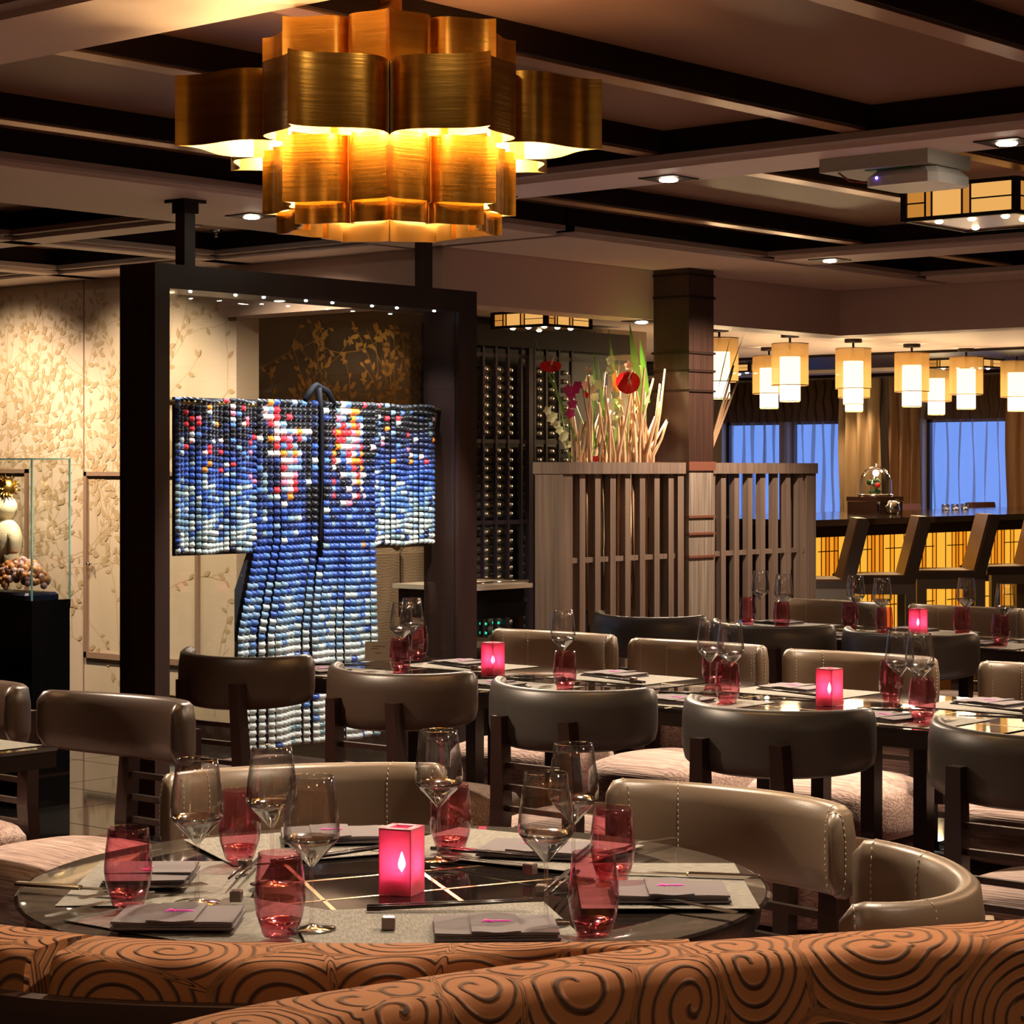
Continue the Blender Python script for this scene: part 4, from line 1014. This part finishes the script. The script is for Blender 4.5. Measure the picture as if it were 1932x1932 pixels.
def anth(px_, py_, s_, tilt):
    c = Vector(fpt(px_, py_, -.06)); toC = Vector((-cy_, -sy_, 0)); rt_ = Vector((sy_, -cy_, 0)); up = Vector((0, 0, 1)); g = G()
    def fn(u, v):
        a = 2 * math.pi * u; r = s_ * (1 - .35 * math.sin(a) ** 1) * (1 - .18 * abs(math.cos(a / 2)))
        return c + rt_ * math.cos(a) * r * v + up * (math.sin(a) * r * v * tilt) + toC * (.02 * v * math.cos(2 * a) + .03 * v * v)
    g.grid(fn, 22, 4); obj('spathe', g, M_RED, fa)
    obj('spadix', G().tube([c + toC * .01, c + toC * .02 + up * s_ * .7 + rt_ * s_ * .25], [s_ * .10, s_ * .06], 8), mat('spadix_pink', (.9, .55, .35), .5), fa)
    st_ = Vector(fpt(px_ + 35 if px_ < 1100 else px_ - 5, 870)); obj('flower_stem', G().tube([c, c.lerp(st_, .5) + Vector((.01, 0, 0)), st_], .004, 6), M_GREENST, fa)
anth(1040, 688, .055, .55); anth(1186, 715, .062, 1.0)
def bloom(px_, py_, s_, m):
    c = Vector(fpt(px_, py_, frn.uniform(-.06, -.01))); rt_ = Vector((sy_, -cy_, 0)); up = Vector((0, 0, 1)); g = G(); toC = Vector((-cy_, -sy_, 0)); ph = frn.random() * 6
    for k in range(5):
        a = ph + k * 2 * math.pi / 5; d = rt_ * math.cos(a) + up * math.sin(a); q = rt_ * -math.sin(a) + up * math.cos(a)
        g.grid(lambda u, v: c + d * s_ * u + q * (v - .5) * s_ * .9 * math.sin(math.pi * (.08 + .88 * u)) + toC * .35 * s_ * u * u, 3, 2)
    obj('bloom', g, m, fa)
for (pts, m, s_) in ((((1033, 775), (1040, 790), (1050, 800), (1056, 812), (1062, 826), (1070, 838), (1045, 785), (1066, 820)), M_ORCH, .022), (((1108, 700), (1112, 716), (1118, 735), (1122, 748), (1128, 725), (1105, 728), (1152, 680), (1150, 700), (1160, 745), (1166, 780), (1160, 800), (1186, 690), (1170, 760)), M_ORCH, .024),
                     (((1078, 745), (1085, 735), (1080, 762), (1076, 780), (1090, 728), (1072, 735)), M_MAG, .026), (((1124, 866), (1146, 868), (1105, 745)), M_RED, .018)):
    for q in pts: bloom(*q, s_, m)
    if len(pts) > 4:
        A = Vector(fpt(*pts[0])); B = Vector(fpt(pts[0][0] + 50, 870)); obj('flower_stem', G().tube([A, A.lerp(B, .5) + Vector((.015, 0, -.02)), B], .0035, 6), M_GREENST, fa)

# ================================================================== WINE CABINET, COUNTER, REAR BANQUETTE
wc = thing('wine_cabinet', 'tall dark wine cabinet with racks behind the flower screen', 'wine cabinet', (9.3, 8.5, 0))
M_CAB = mat('cabinet_frame', (.03, .022, .035), .35); M_CABIN = mat('cabinet_inside', (.004, .004, .005), .6)
obj('back', G().box(0, 1.65, .16, .19, 0, 2.1), M_CABIN, wc)
wx = [aty(q, 700, 8.5).x - 9.3 for q in (913, 937, 960, 985, 1000, 1010, 1032, 1056, 1080)]
for k, x in enumerate(wx): obj('mullion', G().box(x - .008, x + .008, 0, .02, 0, 2.08) if k not in (4,) else G().box(x - .02, x + .02, -.01, .02, 0, 2.1), M_CAB, wc)
for z in (.12, .6, 1.06, 1.53, 2.03): obj('shelf_rail', G().box(0, 1.65, .003, .018, z - .012, z + .012), M_CAB, wc)
obj('cornice', G().box(-.02, 1.67, -.02, .19, 2.08, 2.2), M_DARK, wc); obj('side_panel', G().box(-.02, 0, 0, .19, 0, 2.08), M_CAB, wc)
bot_me = G().lathe([(.001, -.02), (.013, -.02), (.015, .0), (.0185, .05), (.03, .07), (.03, .14)], 10, mx=Matrix.Rotation(R(-90), 4, 'X')).mesh('wine_bottle', [mat('bottle_foil', (.42, .40, .37), .25, metal=.8)])
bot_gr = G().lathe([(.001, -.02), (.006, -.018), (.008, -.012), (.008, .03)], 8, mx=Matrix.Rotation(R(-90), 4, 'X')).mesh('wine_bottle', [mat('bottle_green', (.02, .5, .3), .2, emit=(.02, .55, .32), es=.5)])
for bx_ in (917, 941, 964, 1018, 1042, 1068):
    x = aty(bx_, 700, 8.5).x; z = 2.0
    while z > .2:
        if all(abs(z - q) > .035 for q in (.12, .6, 1.06, 1.53, 2.03)):
            low = z < .62
            tag(obj('wine_bottle', bot_gr if low and bx_ < 950 else bot_me, None, None, (x, 8.515, z)), 'lit green bottle end low in the wine cabinet' if low and bx_ < 950 else 'wine bottle neck catching light in the dark cabinet racks', 'wine bottle', 'green lit bottle ends' if low and bx_ < 950 else 'bottles in the wine cabinet')
        z -= .0525
cq = atz(1005, 1100, .85)
ct = thing('service_counter', 'narrow glossy service counter with pale top beside the display frame', 'counter', (cq.x - .45, cq.y, 0))
obj('top', G().box(0, .45, 0, .45, .83, .85), mat('counter_top', (.55, .47, .38), .2), ct)
obj('front', G().box(.02, .43, .03, .43, .70, .83), M_BLACKGL, ct); obj('rail', G().tube([(.02, .02, .86), (.44, .02, .86), (.44, .43, .86)], .007, 8), M_CHROME, ct)
for x in (.04, .41):
    for y in (.05, .40): obj('leg', G().box(x - .015, x + .015, y - .015, y + .015, 0, .70), M_CHROME if x > .3 else M_DARK, ct)
def wavy(nt, b):
    tc = N(nt, 'ShaderNodeTexCoord'); wv = N(nt, 'ShaderNodeTexWave', bands_direction='Z'); wv.inputs['Scale'].default_value = 22; wv.inputs['Distortion'].default_value = 5; wv.inputs['Detail'].default_value = 0; wv.inputs['Detail Scale'].default_value = 1
    nt.links.new(tc.outputs['Object'], wv.inputs['Vector']); nt.links.new(ramp(nt, wv.outputs['Fac'], [(.3, (.22, .15, .095)), (.7, (.34, .25, .17))]), b.inputs['Base Color']); b.inputs['Roughness'].default_value = .7
M_WAVY = node_mat('wavy_fabric', wavy)
rb = thing('banquette', 'high beige banquette with wavy fabric seen through the display glass', 'sofa', (8.2, 8.2, 0))
for k in range(2): obj('back_cushion', G().cbox(k * .42 + .005, k * .42 + .415, 0, .10, .42, .95, .03), M_WAVY, rb)
obj('seat_cushion', G().cbox(0, .84, -.42, 0, .32, .46, .03), mat('dark_seat', (.04, .025, .02), .6), rb); obj('base', G().box(.02, .82, -.38, .1, 0, .32), M_WOOD, rb)

# ================================================================== BAR
ba = thing('bar_counter', 'long island bar with dark top and glowing amber front', 'bar', (11.45, 7.5, 0))
BL = 5.75
obj('top', G().box(0, BL, -.06, 1.40, 1.02, 1.06), mat('bar_top', (.025, .014, .010), .08, spec=.6), ba)
obj('fascia', G().box(.02, BL, -.04, 1.38, .955, 1.02), M_DARK, ba)
obj('core', G().box(.03, BL - .02, .02, 1.35, 0, .955), M_DARK, ba)
MA = [emis('amber_panel_a', (1, .46, .04), .42), emis('amber_panel_b', (1, .36, .018), .38), emis('amber_panel_c', (1, .28, .01), .32)]
x = .05; k = 0; seq = (.085, .05, .04, .055, .045, .085, .05, .12)
while x < BL - .15:
    wd_ = seq[k % len(seq)]
    obj('lit_panel', G().box(x + .002, x + wd_ - .002, -.004, .0, .09, .95), MA[(0, 1, 2, 1, 2, 0, 1, 0)[k % 8]], ba); obj('panel_bar', G().box(x - .003, x + .003, -.008, .002, .09, .955), mat('bar_line', (.12, .03, .008), .5), ba)
    x += wd_; k += 1
x = .10
while x < BL - .3:
    for zz in (.86, .50): obj('panel_bar', G().box(x, x + .22, -.009, -.004, zz, zz + .006), MATS['bar_line'], ba)
    x += .39
obj('kick_panel', G().box(.03, BL, -.006, .01, 0, .09), M_DARK, ba)
obj('foot_rail', G().tube([(.05, -.07, .2), (BL - .1, -.07, .2)], .016, 8), M_BRASSD, ba)
M_STOOLL = mat('stool_leather', (.16, .062, .022), .45); M_STOOLE = mat('stool_side', (.07, .055, .05), .5); M_STOOLF = mat('stool_frame', (.20, .185, .17), .5)
def stool_proto():
    t = thing('bar_stool', 'x', 'bar stool'); w_ = .21
    def shell(prof, x0, x1, m, nm):
        n = len(prof); v = [(x0, y, z) for y, z in prof] + [(x1, y, z) for y, z in prof]
        fs = [tuple(range(n)), tuple(range(2 * n - 1, n - 1, -1))] + [(i, n + i, n + (i + 1) % n, (i + 1) % n) for i in range(n)]
        obj(nm, G().add(v, fs), m, t)
    shell([(.24, .70), (.24, .745), (-.13, .745), (-.22, 1.09), (-.27, 1.09), (-.285, 1.07), (-.19, .70)], -w_ + .01, w_ - .01, M_STOOLL, 'seat_shell')
    for x in (-w_, w_ - .012): shell([(.25, .69), (.25, .735), (-.14, .735), (-.235, 1.085), (-.275, 1.085), (-.29, 1.065), (-.195, .69)], x, x + .012, M_STOOLE, 'side_cheek')
    for sx in (-1, 1):
        x = sx * .19
        obj('frame', G().box(x - .02, x + .02, -.20, .22, .63, .69).box(x - .02, x + .02, -.20, -.14, 0, .63).box(x - .02, x + .02, .16, .22, 0, .63), M_STOOLF, t)
    obj('foot_bar', G().box(-.19, .19, .17, .20, .24, .27), M_CHROME, t)
    return t
for k, (px_, nm) in enumerate(((1560, 'half hidden by the slatted screen'), (1678, 'second from the slatted screen'), (1808, 'third from the slatted screen'), (1925, 'dark against the lit bar at the right picture edge'))):
    q = ray(px_ - 22, 0); yb = 7.06; q *= yb / q.y
    place('stool', stool_proto, (q.x, yb, 0), R((38, 38, 40, 54)[k]), 'leather bar stool ' + nm, 'stools along the bar')
for px_, nm in ((1765, 'left'), (1905, 'right')):
    q = ray(px_, 0); q *= 9.25 / q.y
    t = dup(PROTO['stool'], (q.x - .15, 9.2, 0), R(180), 'dark stool back showing above the far side of the bar, %s one' % nm, 'stools along the bar')
# cloche on a box
dq = aty(1651, 935, 8.3)
bxo = thing('presentation_box', 'dark lacquer box with metal clasp carrying the glass dome', 'box', (dq.x, 8.3, 1.06))
obj('body', G().box(-.17, .17, -.12, .12, 0, .085), mat('lacquer', (.04, .018, .015), .12), bxo); obj('lid', G().box(-.175, .175, -.125, .125, .088, .118), MATS['lacquer'], bxo)
obj('clasp', G().box(.05, .10, -.13, -.122, .04, .10), M_CHROME, bxo)
dm = thing('glass_dome', 'glass dome cloche over a small rose and plant on the bar', 'glass dome', (dq.x + .01, 8.3, 1.178))
obj('base', G().lathe([(.001, 0), (.125, 0), (.125, .018), (.001, .018)], 28), M_CHROME, dm)
obj('dome', G().lathe([(.112, .018), (.113, .10), (.10, .15), (.07, .19), (.03, .208), (.001, .211)], 28), M_GLASS, dm)
obj('knob', G().ball((0, 0, .222), .012, 10, 8), M_GLASS, dm)
gpl = G()
for k in range(26):
    a = frn.random() * 6.28; gpl.ball((.05 * math.cos(a) * frn.random() - .02, .05 * math.sin(a) * frn.random(), .03 + .09 * frn.random()), .014, 6, 4)
obj('foliage', gpl, mat('dome_plant', (.03, .10, .03), .6), dm); obj('rose', G().ball((-.05, -.045, .08), .02, 8, 6), M_RED, dm)
obj('lamp', G().ball((.0, 0, .165), .022, 10, 8), emis('dome_lamp', (1, .88, .7), 12), dm)
sv = thing('silver_creamer', 'shiny metal coffee pot set standing before the lacquer box', 'coffee pot', (dq.x - .1, 8.1, 1.06))
obj('body', G().lathe([(.001, 0), (.04, 0), (.055, .03), (.045, .07), (.03, .09), (.001, .095)], 16), M_CHROME, sv); obj('spout', G().tube([(.05, 0, .03), (.085, 0, .06), (.09, 0, .08)], [.012, .008, .006], 8), M_CHROME, sv)
obj('handle', G().tube([(-.05, 0, .03), (-.085, 0, .05), (-.045, 0, .075)], .005, 6), M_CHROME, sv)
gl_me = G().lathe([(.001, 0), (.025, 0), (.028, .03), (.026, .045)], 12).mesh('bar_glass', M_WATERY)
for k in range(6):
    q = aty(1785 + k * 9, 960, 8.55); tag(obj('bar_glass', gl_me, None, None, (q.x, 8.55 + .05 * (k % 2), 1.06)), 'small upturned glass in the cluster on the bar top', 'glass', 'small glasses on the bar')

# ---- curtains by the windows
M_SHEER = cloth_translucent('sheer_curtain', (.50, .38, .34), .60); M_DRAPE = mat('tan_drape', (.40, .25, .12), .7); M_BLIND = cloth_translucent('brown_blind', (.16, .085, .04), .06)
def curtain(name, y0, y1, z0, z1, x, amp, lam, m, label):
    g = G(); n = max(12, int((y1 - y0) / lam * 10)); r = random.Random(int(y0 * 100)); ph = [r.uniform(-.5, .5) for _ in range(n + 1)]
    g.grid(lambda u, v: (x + amp * math.sin(u * (y1 - y0) / lam * 2 * math.pi + ph[int(u * n)] * .8), y0 + (y1 - y0) * u + .012 * math.sin(9 * v + u * 20), z0 + (z1 - z0) * v), n, 10)
    return tag(obj(name, g, m), label, 'curtain', 'window curtains')
ZR = 2.2
yy = lambda px_: atx(px_, 800, 17.5).y
curtain('sheer_curtain', yy(1478), yy(1352), .05, 1.86, 17.70, .06, .12, M_SHEER, 'sheer curtain over the blue window nearest the column')
curtain('sheer_curtain', yy(1588), yy(1482), .05, 1.86, 17.70, .06, .11, M_SHEER, 'sheer curtain over the second blue window')
curtain('sheer_curtain', yy(1915), yy(1738), .05, 1.86, 17.70, .06, .13, M_SHEER, 'wide sheer curtain over the right blue window')
curtain('brown_blind', yy(1590), yy(1345), 1.82, ZR, 17.61, .02, .09, M_BLIND, 'brown pleated valance over the two left windows')
curtain('brown_blind', yy(1960), yy(1735), 1.82, ZR, 17.61, .02, .09, M_BLIND, 'brown pleated valance over the right window')
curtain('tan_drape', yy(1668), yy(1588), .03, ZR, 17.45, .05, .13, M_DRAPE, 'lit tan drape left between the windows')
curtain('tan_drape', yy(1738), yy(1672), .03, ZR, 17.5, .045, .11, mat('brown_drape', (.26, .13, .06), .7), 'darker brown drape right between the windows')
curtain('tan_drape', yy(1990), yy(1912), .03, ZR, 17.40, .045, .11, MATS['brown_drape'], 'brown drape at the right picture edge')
for y, tx in ((yy(1640), 17.4),):
    downlight(17.0, y, ZC2 - .02, 'small downlight washing the tan drape beside the pendants', 20, (17.45, y, 1.1), 70, (1, .75, .45))

# ================================================================== PEDESTAL
pq = atz(60, 1134, .836)
pe = thing('pedestal', 'black glossy pedestal at the left picture edge', 'pedestal', (pq.x, pq.y, 0))
obj('body', G().box(0, .19, 0, .62, 0, .80), M_BLACKGL, pe); obj('top', G().box(-.002, .192, -.002, .622, .80, .836), M_BLACKGL, pe)
gc = thing('glass_case', 'clear glass case over the sculpture on the black pedestal', 'glass case', (pq.x, pq.y, .836)); hg = 1.41 - .836
for a in ((0, .19, 0, .006, 0, hg), (0, .19, .614, .62, 0, hg), (0, .006, .006, .614, 0, hg), (.184, .19, .006, .614, 0, hg), (0.006, .184, .006, .614, hg - .006, hg)): obj('pane', G().box(*a), M_PANE, gc)
ge = G()
for x in (0, .19):
    for y in (0, .62): ge.box(x - .003, x + .003, y - .003, y + .003, 0, hg)
    ge.box(x - .003, x + .003, 0, .62, hg - .004, hg)
for y in (0, .62): ge.box(0, .19, y - .003, y + .003, hg - .004, hg)
obj('edge', ge, M_EDGEG, gc)
sc_ = thing('sculpture', 'cream figure with gold spikes on a mound of coral beads', 'sculpture', (pq.x + .095, pq.y + .20, .836))
obj('plinth', G().cbox(-.085, .085, -.15, .2, 0, .028, .01), mat('navy_cloth', (.008, .01, .04), .5), sc_)
srn = random.Random(2); gco = [G(), G()]
for k in range(230):
    a = srn.random() * 6.28; e_ = srn.random() ** .5; x, y = .082 * e_ * math.cos(a), .145 * e_ * math.sin(a); gco[k % 2].ball((x, y, .045 + .12 * (1 - e_ * e_) ** .5 * srn.uniform(.7, 1)), srn.uniform(.010, .017), 7, 5)
obj('coral_beads', gco[0], mat('coral_pink', (.62, .36, .30), .4), sc_, kind='stuff'); obj('coral_beads', gco[1], mat('coral_orange', (.70, .28, .08), .4), sc_, kind='stuff')
bd = G(); bd.ball((0, .10, .23), .075, 16, 12, sc=(.9, 1, 1.3)); bd.ball((0, .12, .37), .06, 16, 12); bd.tube([(0, .07, .27), (-.01, .035, .25), (-.02, .02, .19)], [.035, .028, .024], 10); bd.tube([(0, .08, .18), (-.02, .03, .15)], [.04, .035], 10)
obj('figure', bd, mat('cream_plush', (.72, .56, .33), .8, bump=((220, 220, 220), .9)), sc_)
gs = G(); gs.ball((0, .10, .455), .04, 12, 8)
for k in range(70):
    v = Vector((srn.gauss(0, 1), srn.gauss(0, 1), srn.gauss(0, 1))).normalized(); c = Vector((0, .10, .455)); gs.tube([c + v * .035, c + v * .062], [.007, .001], 5)
obj('gold_spikes', gs, mat('gold_spike', (.6, .35, .08), .3, metal=1), sc_)
light('case_light', 'SPOT', gc, (.095, .2, hg - .02), 5, (1, .85, .65), .02, spot=R(110))
